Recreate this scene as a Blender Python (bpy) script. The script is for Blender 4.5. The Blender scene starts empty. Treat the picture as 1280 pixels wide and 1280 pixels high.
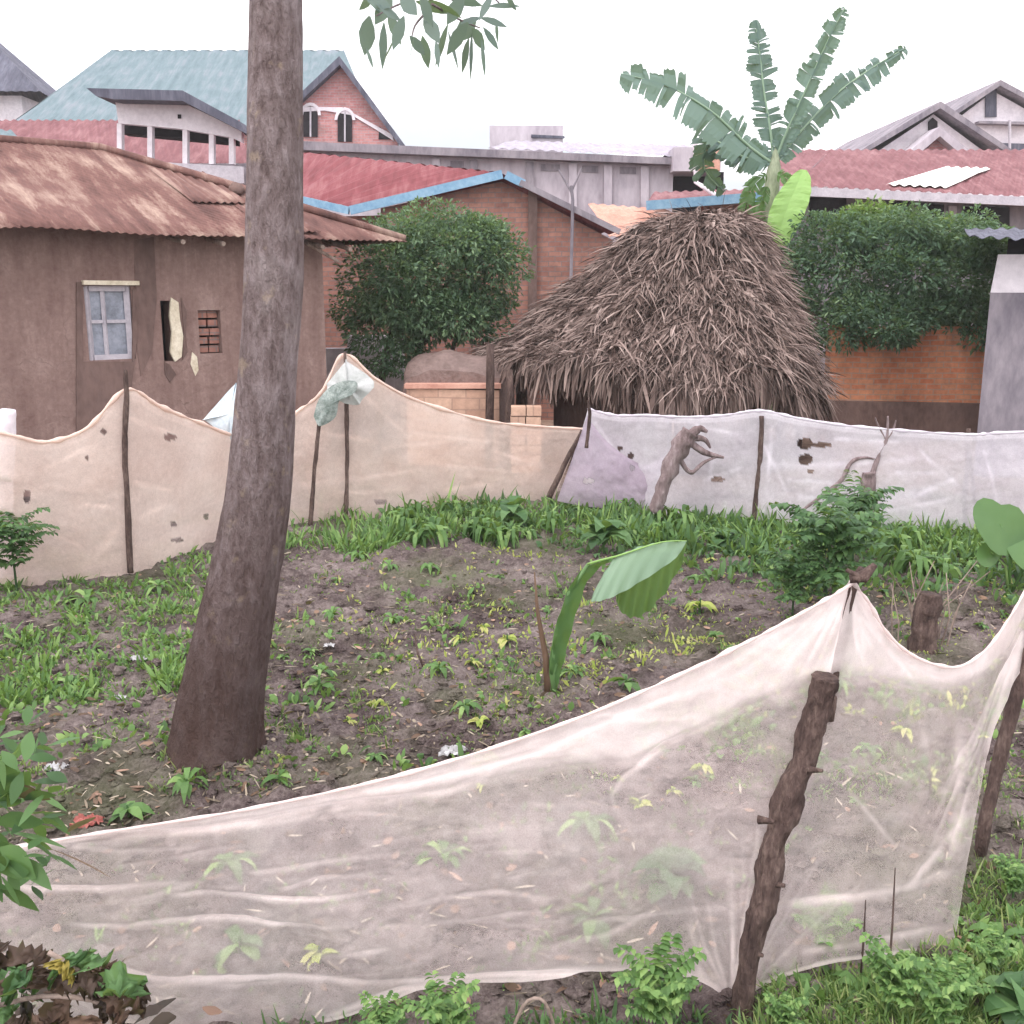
import bpy, math, random
import numpy as np
from mathutils import Vector, noise, Matrix

random.seed(7); RNG = np.random.default_rng(11)
SC = bpy.context.scene; COL = SC.collection
PI = math.pi
# ------------------------------------------------------------------ camera model
F = 1300.0; HCAM = 2.4; PITCH = math.atan(280/1300.0)
cp, sp = math.cos(PITCH), math.sin(PITCH)
def ray(px, py):
    u = (px-640)/F; v = (640-py)/F
    return Vector((u, cp+v*sp, -sp+v*cp))
def at(px, py, Y):
    d = ray(px, py); t = Y/d.y
    return Vector((d.x*t, Y, HCAM+d.z*t))
def gr(px, py):
    d = ray(px, py); t = -HCAM/d.z
    return Vector((d.x*t, d.y*t, 0))
def proj(P):                       # (n,3) -> pixels, used only to measure layouts
    P = np.asarray(P); x = P[...,0]; y = P[...,1]; z = P[...,2]-HCAM
    dep = y*cp - z*sp; up = y*sp + z*cp
    return 640+F*x/dep, 640-F*up/dep

# ------------------------------------------------------------------ materials
def srgb(r, g, b):
    def f(c):
        c /= 255.0
        return c/12.92 if c <= .04045 else ((c+.055)/1.055)**2.4
    return (f(r), f(g), f(b), 1)
class NT:
    def __init__(s, name):
        m = bpy.data.materials.new(name); m.use_nodes = True; s.m = m
        s.t = m.node_tree; s.t.nodes.clear(); s.out = s.n('ShaderNodeOutputMaterial')
    def n(s, typ, **kw):
        nd = s.t.nodes.new(typ)
        for k, v in kw.items(): setattr(nd, k, v)
        return nd
    def l(s, a, b): s.t.links.new(a, b)
    def coord(s, scale=(1,1,1), rot=(0,0,0)):
        tc = s.n('ShaderNodeTexCoord'); mp = s.n('ShaderNodeMapping')
        mp.inputs['Scale'].default_value = scale; mp.inputs['Rotation'].default_value = rot
        s.l(tc.outputs['Object'], mp.inputs['Vector']); return mp.outputs[0]
    def noise(s, vec, scale, detail=5, rough=.6, dist=0):
        nd = s.n('ShaderNodeTexNoise'); nd.inputs['Scale'].default_value = scale
        nd.inputs['Detail'].default_value = detail; nd.inputs['Roughness'].default_value = rough
        nd.inputs['Distortion'].default_value = dist
        s.l(vec, nd.inputs['Vector']); return nd.outputs['Fac']
    def ramp(s, fac, stops):
        r = s.n('ShaderNodeValToRGB'); e = r.color_ramp.elements
        while len(e) < len(stops): e.new(.5)
        for i, (p, c) in enumerate(stops): e[i].position = p; e[i].color = c if len(c) == 4 else (*c, 1)
        s.l(fac, r.inputs[0]); return r.outputs[0]
    def mix(s, fac, a, b, mode='MIX'):
        m = s.n('ShaderNodeMix', data_type='RGBA', blend_type=mode)
        if isinstance(fac, (int, float)): m.inputs[0].default_value = fac
        else: s.l(fac, m.inputs[0])
        for k, x in ((6, a), (7, b)):
            if isinstance(x, tuple): m.inputs[k].default_value = x
            else: s.l(x, m.inputs[k])
        return m.outputs[2]
    def math(s, op, a, b=0.0):
        m = s.n('ShaderNodeMath', operation=op)
        for k, x in ((0, a), (1, b)):
            if isinstance(x, (int, float)): m.inputs[k].default_value = x
            else: s.l(x, m.inputs[k])
        return m.outputs[0]
    def finish(s, col, rough=.85, bump=None, bstr=.4, bdist=.02, spec=.25):
        p = s.n('ShaderNodeBsdfPrincipled')
        if isinstance(col, tuple): p.inputs['Base Color'].default_value = col
        else: s.l(col, p.inputs['Base Color'])
        p.inputs['Roughness'].default_value = rough
        p.inputs['Specular IOR Level'].default_value = spec
        if bump is not None:
            b = s.n('ShaderNodeBump'); b.inputs['Strength'].default_value = bstr
            b.inputs['Distance'].default_value = bdist
            s.l(bump, b.inputs['Height']); s.l(b.outputs[0], p.inputs['Normal'])
        s.l(p.outputs[0], s.out.inputs[0]); return s.m

def M_simple(name, a, b, scale=3, rough=.85, stretch=(1,1,1), bstr=.3, bdist=.02, c=None, spec=.2):
    k = NT(name); v = k.coord(stretch)
    n1 = k.noise(v, scale, 6, .65); n2 = k.noise(v, scale*6, 4, .6)
    f = k.math('ADD', k.math('MULTIPLY', n1, .65), k.math('MULTIPLY', n2, .35))
    st = [(.36, a), (.62, b)] if c is None else [(.34, a), (.5, b), (.64, c)]
    return k.finish(k.ramp(f, st), rough, n2, bstr, bdist, spec)

def M_mud(name, a, b, *_a):
    k = NT(name); v = k.coord(); vs_ = k.coord((5,5,.5)); n1 = k.noise(v, .9, 7, .7); n2 = k.noise(vs_, 1.2, 5, .65); n3 = k.noise(v, 17, 5, .7)
    f = k.math('ADD', k.math('MULTIPLY', n1, .45), k.math('ADD', k.math('MULTIPLY', n2, .3), k.math('MULTIPLY', n3, .25)))
    col = k.ramp(f, [(.38, a), (.52, b), (.64, (.37,.265,.235,1))])
    vo = k.n('ShaderNodeTexVoronoi', feature='DISTANCE_TO_EDGE'); vo.inputs['Scale'].default_value = 2.2
    wv = k.n('ShaderNodeVectorMath', operation='MULTIPLY_ADD'); tn = k.n('ShaderNodeTexNoise'); tn.inputs['Scale'].default_value = 3; k.l(v, tn.inputs[0])
    k.l(tn.outputs['Color'], wv.inputs[0]); wv.inputs[1].default_value = (.5,.5,.5); k.l(v, wv.inputs[2]); k.l(wv.outputs[0], vo.inputs['Vector'])
    ck = k.ramp(vo.outputs['Distance'], [(0,(1,1,1)),(.018,(0,0,0))]); ck = k.math('MULTIPLY', ck, k.ramp(n1, [(.5,(0,0,0)),(.6,(1,1,1))]))
    col = k.mix(k.math('MULTIPLY', ck, .25), col, (.06,.04,.035,1))
    return k.finish(col, .95, k.math('SUBTRACT', n3, k.math('MULTIPLY', ck, .3)), .7, .02, .1)

def M_brick(name, a, b, mortar, bw=.24, bh=.085, msize=.012, rot=(PI/2,0,0), stain=(.09,.06,.055,1)):
    k = NT(name); v = k.coord((1,1,1)); 
    mp = k.n('ShaderNodeMapping'); mp.inputs['Rotation'].default_value = (-rot[0], rot[1], rot[2]); k.l(v, mp.inputs[0])
    # x along the wall, z upwards
    sx = k.n('ShaderNodeSeparateXYZ'); k.l(v, sx.inputs[0]); cb = k.n('ShaderNodeCombineXYZ')
    k.l(sx.outputs[0], cb.inputs[0]); k.l(sx.outputs[2], cb.inputs[1])
    br = k.n('ShaderNodeTexBrick'); br.inputs['Scale'].default_value = 1
    br.inputs['Brick Width'].default_value = bw; br.inputs['Row Height'].default_value = bh
    br.inputs['Mortar Size'].default_value = msize; br.inputs['Mortar Smooth'].default_value = .4
    br.inputs['Color1'].default_value = a; br.inputs['Color2'].default_value = b; br.inputs['Mortar'].default_value = mortar
    wob = k.n('ShaderNodeTexNoise'); wob.inputs['Scale'].default_value = 1.3; k.l(v, wob.inputs['Vector'])
    ad = k.n('ShaderNodeVectorMath', operation='MULTIPLY_ADD'); k.l(wob.outputs['Color'], ad.inputs[0])
    ad.inputs[1].default_value = (.05,.05,0); k.l(cb.outputs[0], ad.inputs[2]); k.l(ad.outputs[0], br.inputs['Vector'])
    n = k.noise(v, 1.4, 6, .7); col = k.mix(k.math('MULTIPLY', k.ramp(n, [(.45,(0,0,0)),(.75,(1,1,1))]), .55), br.outputs['Color'], stain)
    n2 = k.noise(v, 14, 4, .6); col = k.mix(.35, col, k.ramp(n2, [(.3,(.35,.35,.35)),(.7,(1,1,1))]), 'MULTIPLY')
    return k.finish(col, .95, br.outputs['Fac'], -.5, .012, .1)

def M_leaf(name, a, b, c=None, trans=.35, rough=.55):
    k = NT(name); at_ = k.n('ShaderNodeAttribute'); at_.attribute_name = 'rnd'
    v = k.coord(); n = k.noise(v, 9, 4, .6)
    f = k.math('ADD', k.math('MULTIPLY', at_.outputs['Fac'], .75), k.math('MULTIPLY', n, .25))
    col = k.ramp(f, [(.1, a), (.75, b)] if c is None else [(.1, a), (.55, b), (.88, c)])
    p = k.n('ShaderNodeBsdfPrincipled'); k.l(col, p.inputs['Base Color']); p.inputs['Roughness'].default_value = rough
    p.inputs['Specular IOR Level'].default_value = .35
    if trans > 0:
        t = k.n('ShaderNodeBsdfTranslucent'); k.l(k.mix(.5, col, (.35,.5,.06,1)), t.inputs[0])
        mx = k.n('ShaderNodeMixShader'); mx.inputs[0].default_value = trans
        k.l(p.outputs[0], mx.inputs[1]); k.l(t.outputs[0], mx.inputs[2]); k.l(mx.outputs[0], k.out.inputs[0])
    else: k.l(p.outputs[0], k.out.inputs[0])
    return k.m

def M_net(name, a, b, weave=240.):
    """thin netting: the attribute 'dens' says how many layers lie over each other"""
    k = NT(name); d = k.n('ShaderNodeAttribute'); d.attribute_name = 'dens'
    v = k.coord(); n = k.noise(v, 1.7, 6, .65); n2 = k.noise(v, 22, 5, .7); n3 = k.noise(v, weave, 1, .5)
    col = k.ramp(k.math('ADD', k.math('MULTIPLY', n, .7), k.math('MULTIPLY', n2, .3)), [(.35, a), (.62, b)])
    df = k.n('ShaderNodeBsdfDiffuse'); k.l(col, df.inputs[0])
    tl = k.n('ShaderNodeBsdfTranslucent'); k.l(col, tl.inputs[0])
    cl = k.n('ShaderNodeMixShader'); cl.inputs[0].default_value = .42
    k.l(df.outputs[0], cl.inputs[1]); k.l(tl.outputs[0], cl.inputs[2])
    tr = k.n('ShaderNodeBsdfTransparent')
    f = k.math('ADD', d.outputs['Fac'], k.math('MULTIPLY', k.math('SUBTRACT', n2, .5), .14))
    f = k.math('ADD', f, k.math('MULTIPLY', k.math('SUBTRACT', n3, .5), .22))
    cmp_ = k.math('MINIMUM', k.math('MAXIMUM', f, 0.0), .97)
    # real holes have dens = 0
    hole = k.math('GREATER_THAN', d.outputs['Fac'], .03); cmp_ = k.math('MULTIPLY', cmp_, hole)
    mx = k.n('ShaderNodeMixShader'); k.l(cmp_, mx.inputs[0]); k.l(tr.outputs[0], mx.inputs[1]); k.l(cl.outputs[0], mx.inputs[2])
    k.l(mx.outputs[0], k.out.inputs[0]); return k.m

def M_roof(name, a, b, c, streak=(3.5,.5,.5), rough=.75, scale=2.0, spec=.15, rz=0.):
    k = NT(name); v0 = k.coord((1,1,1), (0,0,rz)); mpp = k.n('ShaderNodeMapping'); mpp.inputs['Scale'].default_value = streak; k.l(v0, mpp.inputs[0]); v = mpp.outputs[0]; w = k.coord()
    n1 = k.noise(v, scale, 6, .7, .4); n2 = k.noise(w, 1.1, 5, .6); n3 = k.noise(w, 25, 3, .6)
    f = k.math('ADD', k.math('MULTIPLY', n1, .6), k.math('MULTIPLY', n2, .4))
    col = k.ramp(f, [(.36, a), (.5, b), (.63, c)])
    return k.finish(col, rough, n3, .2, .01, spec)

# ------------------------------------------------------------------ mesh helpers
class MB:
    def __init__(s): s.v = []; s.f = []; s.r = []; s.d = None
    def add(s, vs, fs, r=None):
        o = len(s.v); s.v += [tuple(x) for x in vs]; s.f += [tuple(i+o for i in f) for f in fs]
        s.r += [random.random() if r is None else r]*len(vs)
    def box(s, c, size, rz=0, M=None):
        x, y, z = [a/2 for a in size]; vs = []
        R = Matrix.Rotation(rz, 3, 'Z') if M is None else M
        for sx, sy, sz in ((-1,-1,-1),(1,-1,-1),(1,1,-1),(-1,1,-1),(-1,-1,1),(1,-1,1),(1,1,1),(-1,1,1)):
            vs.append(Vector(c)+R @ Vector((sx*x, sy*y, sz*z)))
        s.add(vs, [(0,3,2,1),(4,5,6,7),(0,1,5,4),(1,2,6,5),(2,3,7,6),(3,0,4,7)])
    def prism(s, poly, vec):
        n = len(poly); vec = Vector(vec); vs = [Vector(p) for p in poly]+[Vector(p)+vec for p in poly]
        s.add(vs, [tuple(range(n))[::-1], tuple(range(n, 2*n))]+[(i, (i+1) % n, n+(i+1) % n, n+i) for i in range(n)])
    def bar(s, a, b, w, h=None):
        a, b = Vector(a), Vector(b); d = (b-a); L = d.length; d.normalize()
        up = Vector((0,0,1)) if abs(d.z) < .95 else Vector((0,1,0)); x = d.cross(up).normalized(); y = x.cross(d)
        s.box((a+b)/2, (L, w, h or w), M=Matrix((d, x, y)).transposed())
    def tube(s, pts, rad, n=10, rough=0, seed=0, cap=True, fr=6):
        pts = [Vector(p) for p in pts]; vs = []; m = len(pts); up = Vector((.31,.95,.1)).normalized()
        for i, p in enumerate(pts):
            t = (pts[min(i+1, m-1)]-pts[max(i-1, 0)]).normalized()
            x = t.cross(up); x = x.normalized() if x.length > .05 else t.orthogonal().normalized()
            y = t.cross(x)
            for k in range(n):
                a = 2*PI*k/n; d = x*math.cos(a)+y*math.sin(a); r = rad[i]
                if rough: r *= 1+rough*noise.fractal(Vector((d.x*1.4+seed, d.y*1.4, p.z*fr+p.x*2)), .8, 2, 4)
                vs.append(p+d*r)
        fs = [(i*n+k, i*n+(k+1) % n, (i+1)*n+(k+1) % n, (i+1)*n+k) for i in range(m-1) for k in range(n)]
        if cap: fs += [tuple(range(n))[::-1], tuple((m-1)*n+k for k in range(n))]
        s.add(vs, fs)
    def raw(s, V, Fc, R): 
        o = len(s.v); s.v += V.tolist(); s.f += (Fc+o).tolist(); s.r += R.tolist()
    def build(s, name, m, parent=None, smooth=False, root=None):
        me = bpy.data.meshes.new(name); org = Vector((0,0,0))
        p = parent
        while p is not None: org += p.location; p = p.parent
        V = np.array(s.v, dtype=float)-np.array(org)
        me.from_pydata(V.tolist(), [], s.f)
        a = me.attributes.new('rnd', 'FLOAT', 'POINT'); a.data.foreach_set('value', np.array(s.r, dtype=np.float32))
        if s.d is not None:
            a = me.attributes.new('dens', 'FLOAT', 'POINT'); a.data.foreach_set('value', np.array(s.d, dtype=np.float32))
        if smooth: me.polygons.foreach_set('use_smooth', [True]*len(me.polygons))
        me.materials.append(m); me.update()
        o = bpy.data.objects.new(name, me); COL.objects.link(o); o.parent = parent
        return o
def resample(pts, n):
    P = np.array([list(p) for p in pts], float); m = len(P)
    out = []
    for i in range(n):
        t = i/(n-1)*(m-1); k = min(int(t), m-2); u = t-k
        p0, p1, p2, p3 = P[max(k-1,0)], P[k], P[k+1], P[min(k+2, m-1)]
        out.append(.5*((2*p1)+(-p0+p2)*u+(2*p0-5*p1+4*p2-p3)*u*u+(-p0+3*p1-3*p2+p3)*u**3))
    return [Vector(x[:3]) if len(x) == 3 else x for x in out]
def thing(name, label, cat, loc=(0,0,0), group=None):
    o = bpy.data.objects.new(name, None); COL.objects.link(o); o.location = loc; o.empty_display_size = .2
    o['label'] = label; o['category'] = cat
    if group: o['group'] = group
    return o
def tag(o, label, cat, group=None, kind=None):
    o['label'] = label; o['category'] = cat
    if group: o['group'] = group
    if kind: o['kind'] = kind
    return o
def dup(root, loc, rz=0, sc=1., label=None, group=None):
    r = root.copy(); COL.objects.link(r); r.location = loc; r.rotation_euler = (0,0,rz); r.scale = (sc,)*3
    if label: r['label'] = label
    if group: r['group'] = group
    for ch in root.children:
        c = ch.copy(); COL.objects.link(c); c.parent = r
    return r
def unit(A): return A/np.maximum(np.linalg.norm(A, axis=1, keepdims=True), 1e-9)
def leaves(mb, P, D, L, W, droop=.4, prof=(.25,1,.85,.08), roll=None, rnd=None, cup=0.):
    """n leaves at once: base P, direction D, length L, width W, bending down by droop"""
    P = np.asarray(P, float); n = len(P); D = unit(np.asarray(D, float)); L = np.broadcast_to(L, n); W = np.broadcast_to(W, n)
    up = np.tile([0,0,1.], (n,1)); side = np.cross(D, up); bad = np.linalg.norm(side, axis=1) < .1
    side[bad] = [1,0,0]; side = unit(side); nor = unit(np.cross(side, D))
    if roll is None: roll = RNG.normal(0, .6, n)
    c, s_ = np.cos(roll)[:,None], np.sin(roll)[:,None]; side = side*c+nor*s_
    S = len(prof); V = np.zeros((n, S, 2, 3)); dr = np.broadcast_to(droop, n)
    for k in range(S):
        t = k/(S-1); mid = P+D*(L*t*(1-.25*dr*t))[:,None]; mid[:,2] -= L*dr*t*t*.75
        h = side*(W*prof[k]*.5)[:,None]
        V[:,k,0] = mid-h; V[:,k,1] = mid+h
    base = (np.arange(n)*S*2)[:,None,None]; k = np.arange(S-1)[None,:,None]*2
    Fc = (base+k+np.array([0,1,3,2])[None,None,:]).reshape(-1,4)
    R = np.repeat(RNG.random(n) if rnd is None else rnd, S*2)
    mb.raw(V.reshape(-1,3), Fc, R)

def gz(x, y):
    """height of the soil"""
    if y > 13.5 or y < 1.5 or abs(x) > 9: a = .3
    else: a = 1.
    z = .045*noise.fractal(Vector((x*.9, y*.9, 0)), .9, 2, 3)
    cl = noise.fractal(Vector((x*5.5, y*5.5, 3.1)), .55, 2.1, 5)
    z += a*.046*cl + a*.02*max(0, noise.noise(Vector((x*13, y*13, 7))))
    d = math.hypot(x+1.42, (y-4.95)); z += .09*math.exp(-(d/.45)**2)
    z += .10*math.exp(-((y-2.75)/.55)**2)*(1/(1+math.exp(-max(-9,min(9,(x-.9)*5)))))
    return z
# ------------------------------------------------------------------ palette
soil_k = NT('soil'); v = soil_k.coord(); w = soil_k.n('ShaderNodeSeparateXYZ'); soil_k.l(v, w.inputs[0])
n1 = soil_k.noise(v, 1.1, 6, .65); n2 = soil_k.noise(v, 7, 6, .7); n3 = soil_k.noise(v, 45, 4, .7)
f = soil_k.math('ADD', soil_k.math('MULTIPLY', n1, .4), soil_k.math('ADD', soil_k.math('MULTIPLY', n2, .35), soil_k.math('MULTIPLY', n3, .25)))
c1 = soil_k.ramp(f, [(.38, (.030,.020,.019,1)), (.47, (.10,.075,.072,1)), (.56, (.21,.168,.158,1)), (.66, (.38,.32,.30,1))])
n4 = soil_k.noise(v, .8, 5, .6); c1 = soil_k.mix(soil_k.math('MULTIPLY', soil_k.ramp(n4, [(.48,(0,0,0)),(.64,(1,1,1))]), .45), c1, (.075,.10,.035,1))
yard = soil_k.ramp(n2, [(.35,(.20,.13,.10,1)), (.65,(.42,.29,.22,1))])
mr = soil_k.n('ShaderNodeMapRange'); mr.inputs[1].default_value = 12; mr.inputs[2].default_value = 15; soil_k.l(w.outputs[1], mr.inputs[0])
soil = soil_k.finish(soil_k.mix(mr.outputs[0], c1, yard), .95, n3, .9, .03, .12)

M = dict(
 soil=soil,
 bark=M_simple('bark', (.09,.06,.06,1), (.22,.165,.165,1), 5, .95, (1,1,.28), .9, .03, (.37,.30,.31,1)),
 log=M_simple('post_bark', (.035,.023,.022,1), (.095,.063,.055,1), 13, .95, (1,1,.3), 1., .016, (.19,.135,.115,1)),
 dryw=M_simple('weathered_stick', (.14,.10,.08,1), (.36,.28,.24,1), 12, .9, (1,1,.4), .6, .01),
 cutw=M_simple('cut_wood', (.13,.09,.06,1), (.33,.23,.16,1), 30, .9),
 mud=M_mud('mud_plaster', (.165,.10,.088,1), (.25,.168,.148,1), 1.3, .95, (1,1,1), .8, .03, (.33,.24,.205,1)),
 mud_dark=M_simple('dark_mud_plaster', (.10,.065,.058,1), (.19,.125,.11,1), 2.5, .95, (1,1,.5), .5, .02),  # darker mud tone than the wall plaster
 lime=M_simple('lime_render', (.5,.42,.30,1), (.75,.68,.55,1), 7, .9),
 whitep=M_simple('white_paint', (.55,.5,.54,1), (.78,.72,.76,1), 2, .7),
 greyp=M_simple('grey_paint', (.36,.33,.37,1), (.52,.48,.52,1), 4, .7),
 dark=M_simple('dark_interior', (.012,.01,.012,1), (.03,.025,.03,1), 2, .95),
 glass=M_simple('dusty_glass', (.10,.11,.14,1), (.28,.30,.36,1), 3, .25, spec=.6),
 conc=M_simple('old_concrete', (.27,.235,.27,1), (.44,.39,.43,1), 1.1, .9, (1,1,.35), .3, .02, (.55,.5,.54,1)),
 conc_d=M_simple('stained_concrete', (.13,.115,.14,1), (.30,.265,.29,1), 1.6, .9, (1,1,.4), .3, .02),
 brick=M_brick('orange_brick', (.62,.22,.115,1), (.70,.32,.18,1), (.50,.32,.24,1)),
 brick_d=M_brick('worn_brick_gable', (.33,.155,.125,1), (.44,.22,.17,1), (.27,.19,.175,1)),
 brick_p=M_brick('pink_brick', (.46,.19,.19,1), (.56,.28,.27,1), (.44,.32,.33,1)),
 adobe=M_brick('raw_adobe_blocks', (.50,.30,.22,1), (.60,.40,.30,1), (.42,.27,.21,1), .38, .16),
 rust=M_roof('rusty_sheet', (.075,.038,.034,1), (.165,.085,.073,1), (.37,.265,.215,1), (2.2,.22,.4), rz=-.671),
 red=M_roof('red_painted_sheet', (.14,.040,.045,1), (.20,.060,.068,1), (.26,.11,.115,1)),
 red_w=M_roof('weathered_red_sheet', (.14,.052,.058,1), (.20,.085,.092,1), (.28,.145,.15,1)),
 blue_r=M_roof('blue_grey_sheet', (.11,.155,.17,1), (.145,.195,.215,1), (.21,.235,.26,1)),
 slate=M_roof('dark_sheet', (.05,.05,.07,1), (.09,.09,.12,1), (.15,.15,.19,1)),
 zinc=M_roof('zinc_sheet', (.27,.24,.29,1), (.34,.31,.36,1), (.42,.39,.44,1)),
 clear=M_simple('translucent_sheet', (.85,.82,.76,1), (.95,.93,.88,1), 2, .4),
 bluep=M_simple('blue_paint', (.13,.26,.40,1), (.26,.40,.52,1), 3, .6),
 thatch=None,
 tarp=M_simple('brown_tarpaulin', (.13,.09,.08,1), (.24,.17,.155,1), 3, .6, (1,1,1), .4, .05),
 clay=M_simple('clay', (.45,.22,.17,1), (.62,.36,.28,1), 3, .9),
 litter=M_simple('white_plastic', (.26,.25,.25,1), (.55,.54,.55,1), 9, .4),
 litter_r=M_simple('rust_red_rag', (.24,.07,.06,1), (.36,.13,.11,1), 9, .8),
 cloth=M_simple('pale_blue_cloth', (.42,.52,.60,1), (.72,.78,.82,1), 4, .8),
 rag=M_simple('grey_green_rag', (.10,.14,.12,1), (.42,.46,.44,1), 9, .9),
 leaf_bush=M_leaf('bush_leaf', (.03,.06,.04,1), (.085,.15,.085,1), (.20,.29,.15,1), .25),
 leaf_bush2=M_leaf('hedge_leaf', (.03,.065,.042,1), (.085,.155,.09,1), (.21,.30,.16,1), .25),
 leaf_tree=M_leaf('tree_leaf', (.07,.11,.11,1), (.14,.19,.18,1), None, .3),
 leaf_ban=M_leaf('banana_leaf', (.06,.11,.105,1), (.12,.19,.165,1), None, .22, .4),
 leaf_ban_y=M_leaf('young_banana_leaf', (.26,.46,.13,1), (.38,.60,.2,1), None, .4, .4),
 leaf_sprout=M_leaf('sprout_leaf', (.07,.15,.05,1), (.15,.27,.10,1), None, .3, .3),
 leaf_pale=M_leaf('leaf_underside', (.24,.36,.25,1), (.36,.48,.34,1), None, .3, .4),
 grass=M_leaf('grass_blade', (.045,.09,.028,1), (.12,.21,.055,1), (.30,.34,.14,1), .3),
 weed=M_leaf('weed_leaf', (.05,.11,.033,1), (.12,.23,.065,1), (.25,.37,.12,1), .3),
 weed_y=M_leaf('yellow_weed_leaf', (.22,.30,.05,1), (.40,.46,.11,1), (.55,.52,.2,1), .35),
 weed_d=M_leaf('dark_weed_leaf', (.03,.07,.03,1), (.07,.15,.055,1), (.12,.22,.08,1), .3),
 straw=M_leaf('dry_straw', (.08,.06,.045,1), (.24,.19,.14,1), (.46,.39,.31,1), .1, .8),
 dry=M_leaf('dry_brown_leaf', (.05,.03,.024,1), (.15,.09,.06,1), (.36,.22,.16,1), .15, .7),
 dry_d=M_leaf('rotting_leaf', (.02,.014,.012,1), (.07,.042,.03,1), (.20,.12,.085,1), .1, .6),
 yleaf=M_leaf('yellow_leaf', (.24,.19,.04,1), (.32,.25,.05,1), None, .2),
 net=M_net('cream_netting', (.86,.73,.70,1), (.94,.84,.82,1)),
 net_l=M_net('dirty_cream_netting', (.80,.62,.54,1), (.93,.78,.70,1), 90),
 net_r=M_net('lilac_netting', (.76,.70,.77,1), (.90,.86,.91,1), 90),
 net_p=M_net('mauve_netting', (.40,.32,.40,1), (.52,.44,.52,1), 90),
 net_p2=M_simple('grey_green_cloth', (.42,.44,.42,1), (.60,.60,.60,1), 5, .9),
 hill=M_simple('far_hill', (.05,.11,.15,1), (.09,.16,.20,1), .01, .95, (1,1,1), 0),
)
k = NT('thatch_leaf'); a_ = k.n('ShaderNodeAttribute'); a_.attribute_name = 'rnd'
nn = k.noise(k.coord(), 1.6, 5, .6)
ff = k.math('ADD', k.math('MULTIPLY', a_.outputs['Fac'], .6), k.math('MULTIPLY', nn, .4))
M['thatch'] = k.finish(k.ramp(ff, [(.2,(.035,.022,.018,1)), (.42,(.16,.112,.098,1)), (.62,(.285,.21,.185,1)), (.86,(.41,.32,.285,1))]), .9, None, spec=.15)

# ------------------------------------------------------------------ ground (one sheet to the horizon)
def axis(lo, hi, fine_lo, fine_hi, st):
    a = list(np.arange(fine_lo, fine_hi, st)); s = st; x = fine_hi
    while x < hi: a.append(x); s *= 1.25; x += s
    s = st; x = fine_lo-st; b = []
    while x > lo: b.append(x); s *= 1.25; x -= s
    return np.array(sorted(b)+a+[hi]) if True else None
xs = axis(-1500, 1500, -4.6, 4.8, .026); ys = axis(-60, 1400, 2.4, 9.5, .026)
xs = np.unique(np.concatenate([[-1500], xs])); ys = np.unique(np.concatenate([[-60], ys]))
nx, ny = len(xs), len(ys)
V = [(x, y, gz(x, y)) for y in ys for x in xs]
idx = np.arange(nx*ny).reshape(ny, nx)
Fq = np.stack([idx[:-1,:-1], idx[:-1,1:], idx[1:,1:], idx[1:,:-1]], -1).reshape(-1,4)
me = bpy.data.meshes.new('ground'); me.from_pydata(V, [], Fq.tolist()); me.materials.append(soil)
me.polygons.foreach_set('use_smooth', [True]*len(me.polygons))
g = bpy.data.objects.new('ground', me); COL.objects.link(g); g['kind'] = 'structure'

# far hills
mb = MB()
def hill(x0, x1, Y, hts, dep):
    n = 60; m = 12; vs = []
    for j in range(m):
        t = j/(m-1); prof = math.sin(t*PI)**.8
        for i in range(n):
            u = i/(n-1); h = np.interp(u, np.linspace(0,1,len(hts)), hts)
            h *= prof*(1+.06*noise.noise(Vector((u*9, t*3, Y))))
            vs.append((x0+(x1-x0)*u, Y+dep*(t-.5), h-4))
    fs = [(j*n+i, j*n+i+1, (j+1)*n+i+1, (j+1)*n+i) for j in range(m-1) for i in range(n-1)]
    mb.add(vs, fs)
hill(-1100, -110, 1050, [120,200,250,262,240,200,180,170,155,140,70], 400)
hill(-380, 640, 1180, [20,150,176,182,165,142,122,110,100,85,20], 400)
ho = mb.build('hills', M['hill'], smooth=True); ho['kind'] = 'structure'

# ------------------------------------------------------------------ corrugated sheets
def sheet(mb, a, b, c, d, wave=.16, amp=.022, nv=6, sag=0., rag=0., thick=.006):
    """corrugated patch, a-b the upper edge, d-c the eave; ribs run from a to d"""
    a, b, c, d = map(Vector, (a, b, c, d)); e = (c-d); L = e.length; ed = e.normalized()
    nrm = (b-a).cross(d-a).normalized() if (b-a).length > .01 else (c-d).cross(a-d).normalized()
    if nrm.z < 0: nrm = -nrm
    nu = max(8, int(L/wave*7)); vs = []
    for j in range(nv):
        t = j/(nv-1)
        for i in range(nu):
            u = i/(nu-1); p = a.lerp(b, u).lerp(d.lerp(c, u), t)
            s_ = (p-d).dot(ed)
            off = amp*math.sin(2*PI*s_/wave)
            off += sag*noise.noise(Vector((s_*.9, t*1.5, L)))
            p = p+nrm*off
            if rag and j == nv-1:
                st = math.floor(s_/.85); p += (c-b).normalized()*rag*(noise.noise(Vector((st*3.3, 1, 2)))+.5*noise.noise(Vector((s_*3, 0, 0))))
            vs.append(p)
    fs = [(j*nu+i, j*nu+i+1, (j+1)*nu+i+1, (j+1)*nu+i) for j in range(nv-1) for i in range(nu-1)]
    o = len(vs); vs += [p-nrm*thick for p in vs]
    fs += [tuple(x+o for x in f)[::-1] for f in fs]
    for i in range(nu-1):
        fs.append(((nv-1)*nu+i, (nv-1)*nu+i+1, o+(nv-1)*nu+i+1, o+(nv-1)*nu+i))
    mb.add(vs, fs)

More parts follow.
